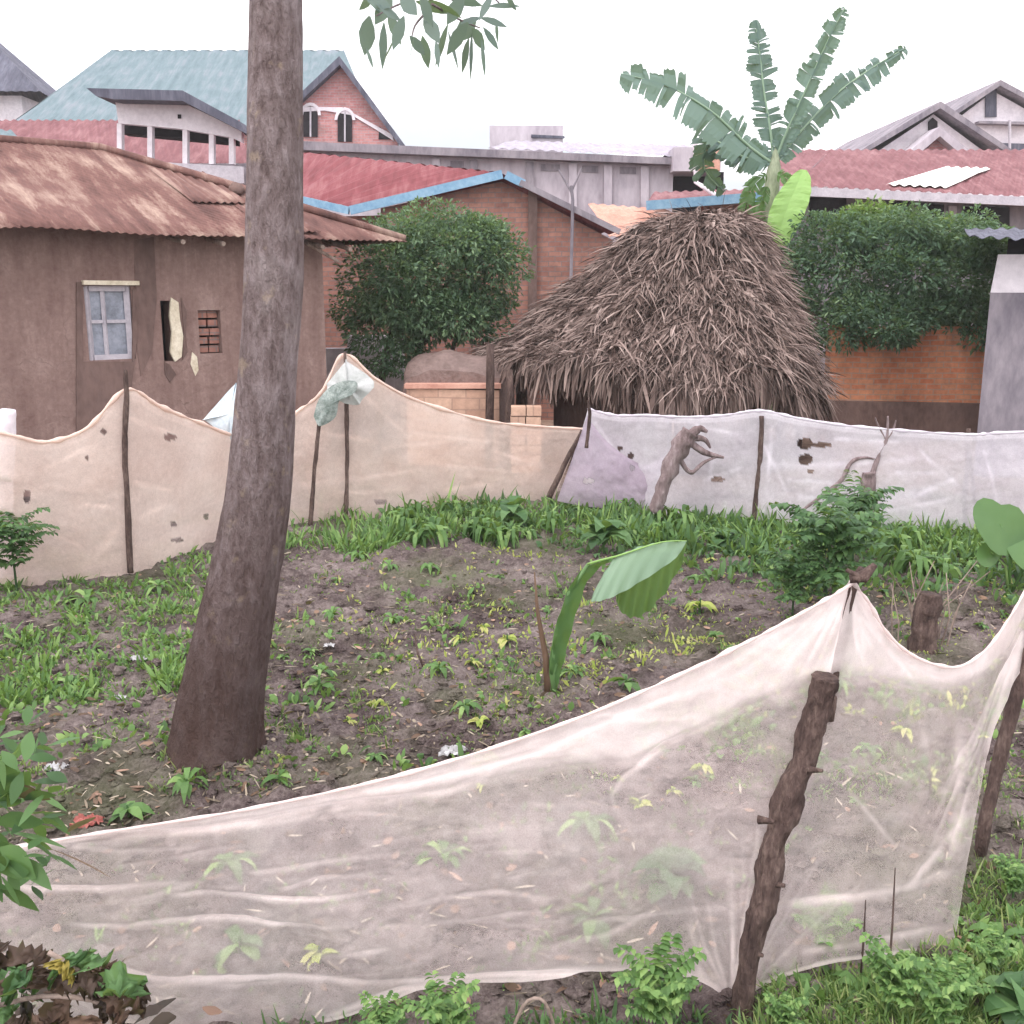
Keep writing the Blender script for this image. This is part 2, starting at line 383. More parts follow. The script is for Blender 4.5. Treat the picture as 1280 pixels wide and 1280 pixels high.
# ------------------------------------------------------------------ mud house (left)
def mud_house():
    E0 = Vector((-6.9, 10.2)); E1 = Vector((-1.42, 14.55)); d = (E1-E0).normalized(); nn_ = Vector((-d.y, d.x))   # nn_ points away
    zE, zR = 3.02, 4.28
    t = thing('mud_house', 'low mud walled house under a rusty corrugated roof, behind the left net fence', 'house', (E0.x+.5, E0.y+.8, 0))
    run = 3.1
    def P(s, w, z): q = E0+d*s+nn_*w; return Vector((q.x, q.y, z))
    L = (E1-E0).length
    # roof: front, back, hip end
    mb = MB()
    r0, r1 = -3.0, L-3.0
    n = 5
    sheet(mb, P(r0,run,zR), P(r1,run,zR), P(L,0,zE), P(-3.0,0,zE), .10, .010, 9, .03, .06)
    sheet(mb, P(r0,run,zR), P(r1,run,zR), P(L,run*2,zE), P(-3.0,run*2,zE), .10, .012, 5, .02, .03)
    sheet(mb, P(r1,run,zR), P(r1,run,zR)+Vector((.01,.01,0)), P(L,0,zE), P(L,2*run,zE), .10, .012, 5, .02, .03)
    rf = mb.build('roof', M['rust'], t, True)
    mb = MB(); mb.tube([P(r0,run,zR+.02), P(r1,run,zR+.02), P(r1+1.2,run-1.25,zR-.47), P(L-.02,.02,zE+.03)], [.06,.07,.07,.05], 8, .3)
    mb.build('ridge_cap', M['rust'], rf, True)
    # loose patch sheets and stones on the roof
    for s0, w0, ln, wd, zo in ((4.4, 1.7, 1.3, .75, .018), (5.0,.7,1.2,.7,.02)):
        mb = MB(); sl = (zR-zE)/run
        zz = lambda w: zE+sl*w+zo
        sheet(mb, P(s0,w0+ln/2,zz(w0+ln/2)), P(s0+wd,w0+ln/2,zz(w0+ln/2)+.02), P(s0+wd+.05,w0-ln/2,zz(w0-ln/2)+.02), P(s0+.05,w0-ln/2,zz(w0-ln/2)), .10, .012, 6, .06)
        mb.build('loose_sheet', M['rust'], rf, True)
    for s0, w0 in ((5.25,1.5),(5.45,.75)):
        mb = MB(); c = P(s0, w0, zE+(zR-zE)/run*w0+.09)
        mb.tube([c-Vector((0,0,.08)), c, c+Vector((.02,0,.07))], [.09,.11,.05], 8, .5, s0)
        mb.build('roof_stone', M['mud_dark'], rf, True)
    # walls
    mb = MB(); ins = .55; wl, wr = -2.5, L-1.0
    # front wall with openings: window s range, niche
    def slab(s0, s1, z0, z1, w0=ins, w1=ins+.3): mb.prism([P(s0,w0,z0), P(s1,w0,z0), P(s1,w0,z1), P(s0,w0,z1)], (nn_.x*(w1-w0), nn_.y*(w1-w0), 0))
    # openings (s0,s1,z0,z1)
    def sz(px, py):     # pixel -> (s, z) on the wall plane
        r = ray(px, py); o = E0+nn_*ins; den = r.x*nn_.x+r.y*nn_.y
        tt = (o.x*nn_.x+o.y*nn_.y)/den; q = Vector((r.x*tt, r.y*tt))-o
        return q.dot(d), HCAM+r.z*tt
    s0, zt = sz(104, 357); s1, _ = sz(163, 357); _, zb = sz(130, 450)
    v0, vt = sz(247, 388); v1, _ = sz(275, 388); _, vb = sz(260, 442)
    g0, gt = sz(200, 376); g1, _ = sz(214, 376); _, gb = sz(205, 452)
    ztop = zE+.12; edges = [wl, s0, s1, g0, g1, v0, v1, wr]
    for a, b in ((wl,s0),(s1,g0),(g1,v0),(v1,wr)): slab(a, b, -.2, ztop)
    for a, b, lo, hi in ((s0,s1,zb,zt),(g0,g1,gb,gt),(v0,v1,vb,vt)): slab(a, b, -.2, lo); slab(a, b, hi, ztop)
    # side and rear
    mb.prism([P(wr,ins+.3,-.2), P(wr,2*run-.5,-.2), P(wr,2*run-.5,ztop), P(wr,ins+.3,ztop)], (-d.x*.3, -d.y*.3, 0))
    mb.prism([P(wl,2*run-.5,-.2), P(wr-.3,2*run-.5,-.2), P(wr-.3,2*run-.5,ztop), P(wl,2*run-.5,ztop)], (-nn_.x*.3, -nn_.y*.3, 0))
    wall = mb.build('wall', M['mud'], t)
    mb = MB(); mb.prism([P(wl,ins+.42,0), P(wr-.3,ins+.42,0), P(wr-.3,ins+.42,ztop), P(wl,ins+.42,ztop)], (nn_.x*.02, nn_.y*.02, 0)); mb.build('interior', M['dark'], t)
    # plaster relief: overlay of uneven plaster under the eave and patches
    def blob(poly, th, mat, name):
        mb = MB(); mb.prism([P(sz(x,y)[0], ins-th, sz(x,y)[1]) for x, y in poly], (nn_.x*(th+.01), nn_.y*(th+.01), 0)); return mb.build(name, mat, wall)
    blob([(95,353),(103,352),(103,452),(165,452),(165,362),(168,362),(171,420),(160,520),(158,600),(95,600)], .02, M['mud_dark'], 'door_patch')
    blob([(168,300),(192,296),(196,372),(190,440),(176,470),(169,420)], .008, M['mud_dark'], 'dark_plaster_patch')  # darker plaster patch right of the window
    # window
    wn = MB(); wd = .05
    def wbar(x0, y0, x1, y1, w, off=.0):
        a = sz(x0,y0); b = sz(x1,y1); wn.bar(P(a[0],ins+.05+off,a[1]), P(b[0],ins+.05+off,b[1]), w, w)
    c = sz
    zz0, zz1 = zb+.03, zt-.03; a0, a1 = s0+.03, s1-.03
    def B(sa, za, sb, zb_, w): wn.bar(P(sa,ins+.05,za), P(sb,ins+.05,zb_), w, w)
    B(a0,zb,a0,zt,.07); B(a1,zb,a1,zt,.07); B(a0+.035,zz1,a1-.035,zz1,.07); B(a0+.035,zz0,a1-.035,zz0,.06)
    sm = a0+(a1-a0)*.40; B(sm,zz0+.03,sm,zz1-.035,.04)
    zm = zz0+(zz1-zz0)*.52; B(a0+.035,zm,sm-.02,zm,.038); B(sm+.02,zm,a1-.035,zm,.038)
    w_ = wn.build('window', M['greyp'], t)
    mb = MB(); mb.prism([P(a0+.03,ins+.06,zz0+.03), P(a1-.03,ins+.06,zz0+.03), P(a1-.03,ins+.06,zz1-.03), P(a0+.03,ins+.06,zz1-.03)], (nn_.x*.006, nn_.y*.006, 0))
    mb.build('pane', M['glass'], w_)
    mb = MB(); mb.bar(P(s0-.02,ins-.04,zt+.035), P(s1+.08,ins-.04,zt+.03), .10, .05); mb.build('lintel', M['lime'], t)
    # torn plaster around the gap
    blob([(213,372),(222,378),(224,400),(228,420),(226,446),(218,452),(212,440),(214,415),(211,395)], .03, M['lime'], 'torn_plaster')
    blob([(226,372),(233,390),(232,420),(234,440),(228,450),(229,410)], .015, M['mud_dark'], 'plaster_edge')
    blob([(205,452),(212,456),(220,468),(212,478),(206,468)], .012, M['mud_dark'], 'plaster_scar')
    blob([(240,440),(246,446),(248,462),(244,470),(238,455)], .008, M['lime'], 'plaster_fleck')
    # blocked vent: bricks in the opening
    mb = MB(); nb = 5
    for i in range(nb):
        z = vb+(vt-vb)*(i+.5)/nb
        for j in range(2):
            mb.box(P(v0+(v1-v0)*(j+.5)/2+random.uniform(-.01,.01), ins+.1+random.uniform(0,.05), z), ((v1-v0)/2-.02, .12, (vt-vb)/nb-.025), math.atan2(d.y, d.x))
    mb.build('vent_bricks', M['brick_d'], t)
    # rafters poking out under the eave
    for s_ in (L-1.25, L-.85, L-2.6, 3.9, 1.2):
        mb = MB(); mb.tube([P(s_,ins+.25,zE+.02), P(s_,.05,zE-.10+random.uniform(-.03,.02))], [.03,.03], 7, .2, s_); mb.build('rafter', M['dryw'], t)
    mb = MB(); mb.tube([P(L-1.35,.28,zE-.06), P(L-.95,.2,zE-.28)], [.025,.02], 7); mb.build('brace', M['dryw'], t)
mud_house()

# ------------------------------------------------------------------ generic polygon-wall building helpers
def pp(pts, Y): return [at(x, y, Y) for x, y in pts]
def wallbox(mb, x0, x1, ytop, Y, dep, zb=-.2, ytop2=None):
    """solid block: front face between pixel columns x0..x1 at distance Y, down to the ground"""
    a = at(x0, ytop, Y); b = at(x1, ytop2 if ytop2 else ytop, Y)
    mb.prism([(a.x,Y,zb), (b.x,Y,zb), (b.x,Y,b.z), (a.x,Y,a.z)], (0,dep,0))
def poly_px(mb, pts, Y, dep): mb.prism(pp(pts, Y), (0,dep,0))

# -- blue-grey roofed church-like hall far left
t = thing('brick_hall', 'large far hall with blue grey hip roof and pink brick gable with arched windows', 'building', (-9,37,0))
mb = MB()
RL, RR = at(140,63,43), at(430,66,43); FL, FR = at(8,158,37), at(470,186,37); BL, BR = at(-60,128,49), at(440,178,49)
RR.z = RL.z; FR.z = FL.z; BL.z = FL.z; BR.z = FL.z; BL.x = at(-46,128,49).x
for q in ((RL,RR,FR,FL),(RR,RL,BL,BR)): sheet(mb, *q, .5, .03, 5)
sheet(mb, RL, RL+Vector((.01,0,0)), FL, BL, .5, .03, 5); sheet(mb, RR, RR+Vector((.01,0,0)), BR, FR, .5, .03, 5)
mb.build('roof', M['blue_r'], t)
mb = MB(); z = FL.z-.05
mb.prism([(FL.x+.6,37.6,-.2),(FR.x-.6,37.6,-.2),(FR.x-.6,37.6,z),(FL.x+.6,37.6,z)], (0,9,0)); mb.build('wall', M['brick_p'], t)
gb = MB(); Y = 36.0
poly_px(gb, [(352,182),(352,150),(424,80),(497,176),(497,182)], Y, .35)
poly_px(gb, [(352,260),(497,260),(497,182.5),(352,182.5)], Y, .35)
gab = gb.build('gable_wall', M['brick_p'], t)
mb = MB()
A, Bq, C_ = at(424,70,Y-.4), at(506,182,Y-.4), at(340,150,Y-.4)
for q in (Bq, C_):
    e = (q-A); n_ = Vector((0,1,0)); mb.prism([A, q, q+Vector((0,0,-.22)), A+Vector((0,0,-.26))], (0,8,0))
mb.build('gable_roof', M['slate'], t)
mb = MB(); poly_px(mb, [(357,141),(357,133),(424,148-14),(428,134),(490,168),(492,176),(470,162),(440,144),(405,138)], Y-.06, .07); 
mb.build('render_band', M['whitep'], gab)
for cx, cy in ((388,152),(431,158)):
    w = MB(); pts = [(cx-9,cy+19),(cx+9,cy+19)]+[(cx+9*math.cos(a), cy-8-11*math.sin(a)) for a in np.linspace(0,PI,9)]
    poly_px(w, pts, Y-.05, .03); o = w.build('arched_window', M['dark'], t)
    w = MB(); out = [(cx+13*math.cos(a), cy-8-16*math.sin(a)) for a in np.linspace(0,PI,9)]; inn = [(cx+9.5*math.cos(a), cy-8-12*math.sin(a)) for a in np.linspace(0,PI,9)]
    for i in range(8): w.prism(pp([inn[i], inn[i+1], out[i+1], out[i]], Y-.09), (0,.08,0))
    w.build('window_arch', M['whitep'], o)
    w = MB(); poly_px(w, [(cx-1,cy+19),(cx+1,cy+19),(cx+1,cy-18),(cx-1,cy-18)], Y-.09, .03); w.build('mullion', M['greyp'], o)
mb = MB(); poly_px(mb, [(473,174),(492,174),(474,158)], Y-.05, .03); mb.build('side_opening', M['dark'], t)

# -- white porch
t = thing('white_porch_house', 'white upper storey porch with dark flat eave and slim columns, above the rusty roof', 'building', (-9,21.5,0))
Y = 21.5; mb = MB()
poly_px(mb, [(108,110),(228,113),(300,152),(306,166),(228,126),(142,124),(120,120)], Y-.5, 2.2); mb.build('roof', M['slate'], t)
mb = MB(); poly_px(mb, [(144,126),(228,128),(302,163),(302,178),(290,172),(225,161),(148,154)], Y, .2); mb.build('gable_panel', M['whitep'], t)
mb = MB(); poly_px(mb, [(222,143),(226,143),(226,148),(222,148)], Y-.03, .028); mb.build('vent_hole', M['dark'], t)
for x, yt in ((149,154),(187,156),(231,162),(264,166),(289,171)):
    mb = MB(); poly_px(mb, [(x-3,205),(x+3,205),(x+3,yt),(x-3,yt)], Y+.02, .16); mb.build('column', M['whitep'], t)
mb = MB(); a, b = at(142,200,Y), at(306,209,Y); mb.prism([(a.x,Y-.1,a.z-.45),(b.x,Y-.1,a.z-.45),(b.x,Y-.1,b.z),(a.x,Y-.1,a.z)], (0,.3,0)); mb.build('parapet', M['greyp'], t)
mb = MB(); a = at(150,205,Y); b = at(302,205,Y); mb.prism([(a.x,Y+.15,-.2),(b.x,Y+.15,-.2),(b.x,Y+.15,a.z-.2),(a.x,Y+.15,a.z-.2)], (0,1.2,0)); mb.build('lower_wall', M['conc'], t)
# near-black strip added behind the columns as the shade under the porch roof
mb = MB(); poly_px(mb, [(150,154),(292,166),(292,179),(150,166)], Y+.6, .5); mb.build('porch_shade_strip', M['dark'], t)

# -- dark roof at the extreme left
t = thing('dark_roof_house', 'dark hipped roof above a white wall at the far left edge', 'house', (-24,46,0))
mb = MB(); Y = 46; ap = at(-40,20,Y+4); c0, c1 = at(-120,122,Y), at(50,114,Y); b0, b1 = Vector((c0.x,Y+8,c0.z)), Vector((c1.x-1,Y+8,c1.z))
c0.z = c1.z; b0.z = b1.z = c1.z
for q in ((c0,c1),(c1,b1),(b1,b0),(b0,c0)): sheet(mb, ap, ap+Vector((.01,0,0)), q[1], q[0], .4, .02, 4)
mb.build('roof', M['slate'], t)
mb = MB(); mb.prism([(c0.x+1,Y+.9,-.2),(c1.x-1.2,Y+.9,-.2),(c1.x-1.2,Y+.9,c1.z-.02),(c0.x+1,Y+.9,c1.z-.02)], (0,6,0)); mb.build('wall', M['whitep'], t)
mb = MB(); poly_px(mb, [(-20,128),(-6,128),(-6,152),(-20,152)], Y+.86, .03); mb.build('window', M['dark'], t)

# -- red roof behind the mud house
t = thing('red_roof_house', 'long low red corrugated roof between the mud house and the white porch', 'house', (-11,22,0))
mb = MB(); Y = 24.2
a, b = at(-80,138,Y+3), at(146,160,Y+3); c, d_ = at(150,200,Y), at(-80,196,Y)
c.z = d_.z = at(60,204,Y).z; a.z = b.z = at(40,150,Y+3).z
b.x = at(300,160,Y+3).x; c.x = at(310,178,Y).x
sheet(mb, a, b, c, d_, .2, .02, 4); mb.build('roof', M['red_w'], t)
sheetb = MB(); sheet(sheetb, at(-40,160,Y-.2), at(14,163,Y-.2), at(40,186,Y-1.2), at(-40,182,Y-1.2), .2, .02, 4); sheetb.build('blue_awning', M['blue_r'], t)
mb = MB(); mb.prism([(d_.x,Y+.4,-.2),(c.x,Y+.4,-.2),(c.x,Y+.4,c.z-.05),(d_.x,Y+.4,c.z-.05)], (0,5,0)); mb.build('wall', M['mud'], t)
mb = MB(); mb.bar(d_-Vector((0,.03,.09)), c-Vector((0,.03,.09)), .04, .16); mb.build('fascia', M['conc_d'], t)

# -- brick house with red roof and blue fascia
t = thing('blue_trimmed_brick_house', 'brick gable house with red roof edged in pale blue, behind the round bush', 'house', (-1,19,0))
Y = 19.0; mb = MB()
A = at(628,216,Y); Bl = at(438,259,Y); Cr = at(775,292,Y)
back = 7.0
def bk(p, k_=back, dx=-3.0): return Vector((p.x+dx, p.y+k_, p.z))
A2, Bl2 = bk(A), bk(Bl)
# the eave runs back to the left
Bl2 = at(318,232,Y+.8); A2 = at(318,184,Y+3.6)
sheet(mb, A2, A, Bl, Bl2, .3, .02, 4)     # left slope
sheet(mb, A2, A, Cr, Cr+Vector((-2.5,4,.3)), .3, .02, 4)
mb.build('roof', M['red'], t)
mb = MB(); off = Vector((0,-.06,0)); mb.bar(Bl+off-Vector((0,0,.06)), A+off-Vector((0,0,.03)), .05, .15); mb.bar(A+off+Vector((.06,0,-.04)), at(655,230,Y-.06), .05, .14)
mb.bar(Bl+Vector((-.02,-.03,-.06)), Bl2+Vector((-.02,-.03,-.06)), .05, .13); mb.build('fascia', M['bluep'], t)
mb = MB(); q = .1
mb.prism([Vector((Bl.x+.5,Y+.25,-.2)), Vector((Cr.x-.1,Y+.25,-.2)), Vector((Cr.x-.1,Y+.25,Cr.z-.1)), Vector((A.x,Y+.25,A.z-.12)), Vector((Bl.x+.5,Y+.25,Bl.z-.0))], (0,.3,0))
gw = mb.build('gable_wall', M['brick_d'], t)
mb = MB(); e = Bl2-Bl; mb.prism([Vector((Bl.x+.5,Y+.56,-.2)), Vector((Bl.x+.5,Y+.56,Bl.z-.1)), Vector((Bl2.x+.5,Bl2.y+.4,Bl.z-.1)), Vector((Bl2.x+.5,Bl2.y+.4,-.2))], (.3,0,0)); mb.build('side_wall', M['brick_d'], t)
mb = MB(); mb.bar(at(650,228,Y-.1), at(775,290,Y-.1), .06, .10); mb.build('verge_board', M['conc_d'], t)
mb = MB(); a = at(666,236,Y+.18); mb.prism([(a.x-.08,Y+.15,-.2),(a.x+.08,Y+.15,-.2),(a.x+.08,Y+.15,a.z),(a.x-.08,Y+.15,a.z)], (0,.095,0)); mb.build('corner_post', M['mud_dark'], t)
mb = MB(); mb.tube([at(712,420,Y-.2), at(716,250,Y-.2), at(714,232,Y-.2)], [.03,.028,.025], 8, .1)
mb.tube([at(714,240,Y-.2), at(704,222,Y-.2), at(698,212,Y-.2)], [.02,.018,.012], 6); mb.tube([at(714,240,Y-.2), at(722,222,Y-.2), at(727,210,Y-.2)], [.02,.018,.012], 6)
tag(mb.build('forked_pole', M['conc_d']), 'slim forked pole standing against the orange brick gable', 'pole')

# -- tan lean-to and blue eave behind hut
t = thing('lean_to', 'lean to with tan sheet roof and bright blue gutter board peeping over the thatched hut', 'shed', (3.2,20,0))
mb = MB(); Y = 20.5
sheet(mb, at(735,254,Y+1.2), at(835,262,Y+1.2), at(870,282,Y), at(762,296,Y), .2, .015, 4); mb.build('roof', M['clay'], t)
mb = MB(); mb.bar(at(808,257,Y-.3), at(952,246,Y-.3), .08, .17); mb.build('fascia', M['bluep'], t)
mb = MB(); sheet(mb, at(818,240,Y+1.6), at(950,236,Y+1.6), at(952,243,Y-.3), at(808,253,Y-.3), .2, .015, 4); mb.build('upper_roof', M['red_w'], t)
mb = MB(); wallbox(mb, 775, 955, 290, Y+.3, .3); mb.prism([at(880,250,Y+.3), at(960,250,Y+.3), at(960,300,Y+.3), at(880,300,Y+.3)], (0,.3,0)); mb.build('wall', M['brick_d'], t)
mb = MB(); mb.tube([at(869,180,Y+.6), at(870,228,Y+.6), at(880,234,Y+.3), at(903,250,Y+.1)], [.045]*4, 10); mb.build('downpipe', M['whitep'], t)

# -- long concrete building in the middle
t = thing('concrete_block_building', 'long low grey concrete building with stained wall and flat zinc roof', 'building', (1,27,0))
Y = 27.0; mb = MB(); wallbox(mb, 372, 842, 186, Y, 6, ytop2=203); mb.build('wall', M['conc'], t)
mb = MB(); a, b = at(366,176,Y-.35), at(846,197,Y-.35); mb.prism([a, b, b-Vector((0,0,.16)), a-Vector((0,0,.2))], (0,6.5,0)); mb.build('eave_slab', M['conc_d'], t)
mb = MB(); sheet(mb, at(640,176,Y+4.5), at(890,182,Y+4.5), at(846,195,Y-.3), at(610,185,Y-.3), .3, .02, 4); mb.build('roof', M['zinc'], t)
mb = MB(); wallbox(mb, 612, 704, 157, Y+5, 3, 2.5); mb.build('roof_room', M['conc'], t)
mb = MB(); poly_px(mb, [(664,168),(706,170),(706,173),(664,172)], Y+4.95, .04); mb.build('window', M['slate'], t)
mb = MB(); wallbox(mb, 842, 902, 184, Y-.6, 3, at(850,214,Y-.6).z); mb.build('side_room', M['conc'], t)
mb = MB(); poly_px(mb, [(873,186),(900,186),(900,213),(873,213)], Y-.65, .04); mb.build('shutter', M['clay'], t)
mb = MB(); wallbox(mb, 843, 905, 214.8, Y+.6, 2); mb.build('dark_bay', M['dark'], t)
for x in (545,592,662,716,760,806):
    mb = MB(); y0 = 186+(x-372)*17/470; poly_px(mb, [(x-5,y0+6),(x+5,y0+6),(x+5,y0+62),(x-5,y0+62)], Y-.12, .115); mb.build('pilaster', M['conc_d' if x in (592,662) else 'conc'], t)
for x0, x1 in ((563,580),(676,700),(728,748),(775,795)):
    mb = MB(); y0 = 186+(x0-372)*17/470; poly_px(mb, [(x0,y0+8),(x1,y0+8.5),(x1,y0+17),(x0,y0+16.5)], Y-.03, .028); mb.build('vent_slot', M['conc_d'], t)

# -- small ridge wall piece between gable and pole : low grey wall already in the building

# -- right: long house with red roof
t = thing('red_roof_long_house', 'long house with weathered red roof and one pale translucent sheet, right of the banana', 'house', (9,24,0))
Y = 23.0; mb = MB()
a, b, c, d_ = at(1040,186,Y+4.5), at(1420,192,Y+4.5), at(1420,252,Y), at(990,232,Y)
zt_ = at(1150,187,Y+4.5).z; ze_ = at(1120,240,Y).z
for p_ in (a,b): p_.z = zt_
ce = [a, b, c, d_]
sheet(mb, a, b, c, d_, .22, .022, 5); sheet(mb, Vector((a.x-1.4,a.y,a.z)), a, d_, d_+Vector((-.3,.2,0)), .22, .02, 4)
rf = mb.build('roof', M['red_w'], t)
n_ = Vector((0,-.02,.045)); mb = MB(); 
def onroof(px, w):  # w 0 top .. 1 eave ; px on screen
    best = None
    for i in range(400):
        u = i/399; p = a.lerp(b,u).lerp(d_.lerp(c,u), w); X, _ = proj(np.array([p]))
        if best is None or abs(X[0]-px) < best[0]: best = (abs(X[0]-px), p)
    return best[1]
sheet(mb, onroof(1180,.50)+n_, onroof(1240,.50)+n_, onroof(1182,.93)+n_, onroof(1108,.93)+n_, .22, .022, 4); mb.build('clear_sheet', M['clear'], rf)
mb = MB(); mb.bar(d_+Vector((-.3,-.03,-.1)), c+Vector((0,-.03,-.1)), .05, .18); mb.build('fascia', M['greyp'], t)
mb = MB(); mb.prism([(d_.x,Y+.9,-.2),(c.x,Y+.9,-.2),(c.x,Y+.9,c.z-.02),(d_.x,Y+.9,d_.z-.02)], (0,6,0)); mb.build('wall', M['conc_d'], t)
for x0, x1, m_ in ((1012,1058,'dark'),(1085,1100,'greyp'),(1108,1140,'dark'),(1150,1180,'dark'),(1186,1196,'greyp'),(1204,1262,'dark')):
    mb = MB(); y0 = 246+(x0-1000)*.06; poly_px(mb, [(x0,y0),(x1,y0+.5),(x1,y0+38),(x0,y0+38)], Y+.85, .048); mb.build('window' if m_ == 'dark' else 'door_post', M[m_], t)

# -- two white gabled houses far right
def gable_house(name, label, apx, lpx, rpx, Y, wallm, dep=9, oh=10):
    t = thing(name, label, 'house', at(apx[0], 300, Y) * 1.0); t.location.z = 0
    A, L_, R_ = at(*apx, Y), at(*lpx, Y), at(*rpx, Y)
    mb = MB(); q = MB()
    for e in (L_, R_):
        mb.prism([A+Vector((0,-.5,0)), e+Vector((0,-.5,0)), e+Vector((0,-.5,-.16)), A+Vector((0,-.5,-.2))], (0,dep,0))
    mb.build('roof', M['conc_d'], t)
    q.prism([Vector((L_.x+.5,Y,-.2)), Vector((R_.x-.5,Y,-.2)), Vector((R_.x-.5,Y,R_.z-.1)), A-Vector((0,0,.3)), Vector((L_.x+.5,Y,L_.z-.1))], (0,dep-1,0))
    q.build('wall', M[wallm], t); return t
t = gable_house('white_gable_house', 'white gabled house with grey verge and small arched opening, lower of the two far gables', (1168,130), (1070,190), (1265,196), 34, 'whitep')
mb = MB(); poly_px(mb, [(1161,163),(1172,163),(1172,152),(1166,147),(1161,152)], 33.93, .06); mb.build('window', M['dark'], t)
mb = MB(); P1 = pp([(1128,196),(1175,158),(1215,190),(1205,196),(1175,170),(1142,198)], 32.8); 
mb.prism([P1[0],P1[1],P1[4],P1[5]], (0,1.0,0)); mb.prism([P1[1],P1[2],P1[3],P1[4]], (0,1.0,0)); mb.build('porch_roof', M['conc'], t)
mb = MB(); poly_px(mb, [(1145,200),(1205,200),(1205,190),(1176,168)], 33.2, .5); mb.build('porch_wall', M['brick_p'], t)
t = gable_house('white_two_storey_house', 'tall white gabled house with dark attic window at the top right edge', (1243,103), (1160,160), (1330,150), 40, 'whitep')
mb = MB(); poly_px(mb, [(1232,146),(1246,146),(1246,110),(1232,114)], 39.93, .06); mb.build('window', M['slate'], t)
mb = MB(); poly_px(mb, [(1225,178),(1300,180),(1300,192),(1225,190)], 39.9, .09); mb.build('balcony_opening', M['slate'], t)
mb = MB(); poly_px(mb, [(1262,150),(1264,150),(1264,190),(1262,190)], 39.5, .1); mb.build('downpipe', M['greyp'], t)
mb = MB(); poly_px(mb, [(1224,151),(1330,153),(1330,157),(1224,154)], 39.6, .38); mb.build('floor_band', M['conc_d'], t)

# -- brick garden wall at right and its plinth
t = thing('brick_wall', 'orange brick boundary wall under the dark hedge at right', 'wall', (6.5,16.6,0))
mb = MB(); Y = 16.6; a = at(1040,408,Y); b = at(1262,404,Y)
n = 24; tp = []
for i in range(n+1):
    u = i/n; tp.append(Vector((a.x+(b.x-a.x)*u, Y, a.z+.05*noise.noise(Vector((u*9,0,0))))))
mb.prism([Vector((a.x,Y,-.2)), Vector((b.x,Y,-.2))]+tp[::-1], (0,.25,0)); mb.build('brickwork', M['brick'], t)
mb = MB(); zz = at(1100,505,Y-.1).z; mb.prism([(a.x,Y-.12,-.2),(b.x,Y-.12,-.2),(b.x,Y-.12,zz),(a.x,Y-.12,zz+.05)], (0,.115,0)); mb.build('mud_plinth', M['mud_dark'], t)

# -- outbuilding at the right edge
t = thing('concrete_outbuilding', 'narrow concrete wall end under a dark tin roof at the right edge', 'outbuilding', (6.4,13.4,0))
mb = MB(); Y = 13.3; a = at(1238,366,Y); b = at(1420,366,Y)
mb.prism([(a.x,Y,-.2),(b.x,Y,-.2),(b.x,Y,a.z),(a.x,Y,a.z)], (1.7,3,0)); mb.build('wall', M['conc_d'], t)
mb = MB(); z1 = at(1250,318,Y).z; mb.prism([(a.x,Y,a.z+.002),(b.x,Y,a.z+.002),(b.x,Y,z1),(a.x+.05,Y,z1)], (1.7,3,0)); mb.build('white_render', M['whitep'], t)
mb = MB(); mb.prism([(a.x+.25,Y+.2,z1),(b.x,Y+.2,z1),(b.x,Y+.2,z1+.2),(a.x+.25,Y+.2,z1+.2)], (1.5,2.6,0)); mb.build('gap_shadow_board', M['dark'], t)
mb = MB(); sheet(mb, at(1205,286,Y+3.2), at(1440,286,Y+3.2), at(1440,301,Y-.5), at(1212,297,Y-.5), .2, .02, 4, .03); mb.build('roof', M['slate'], t)

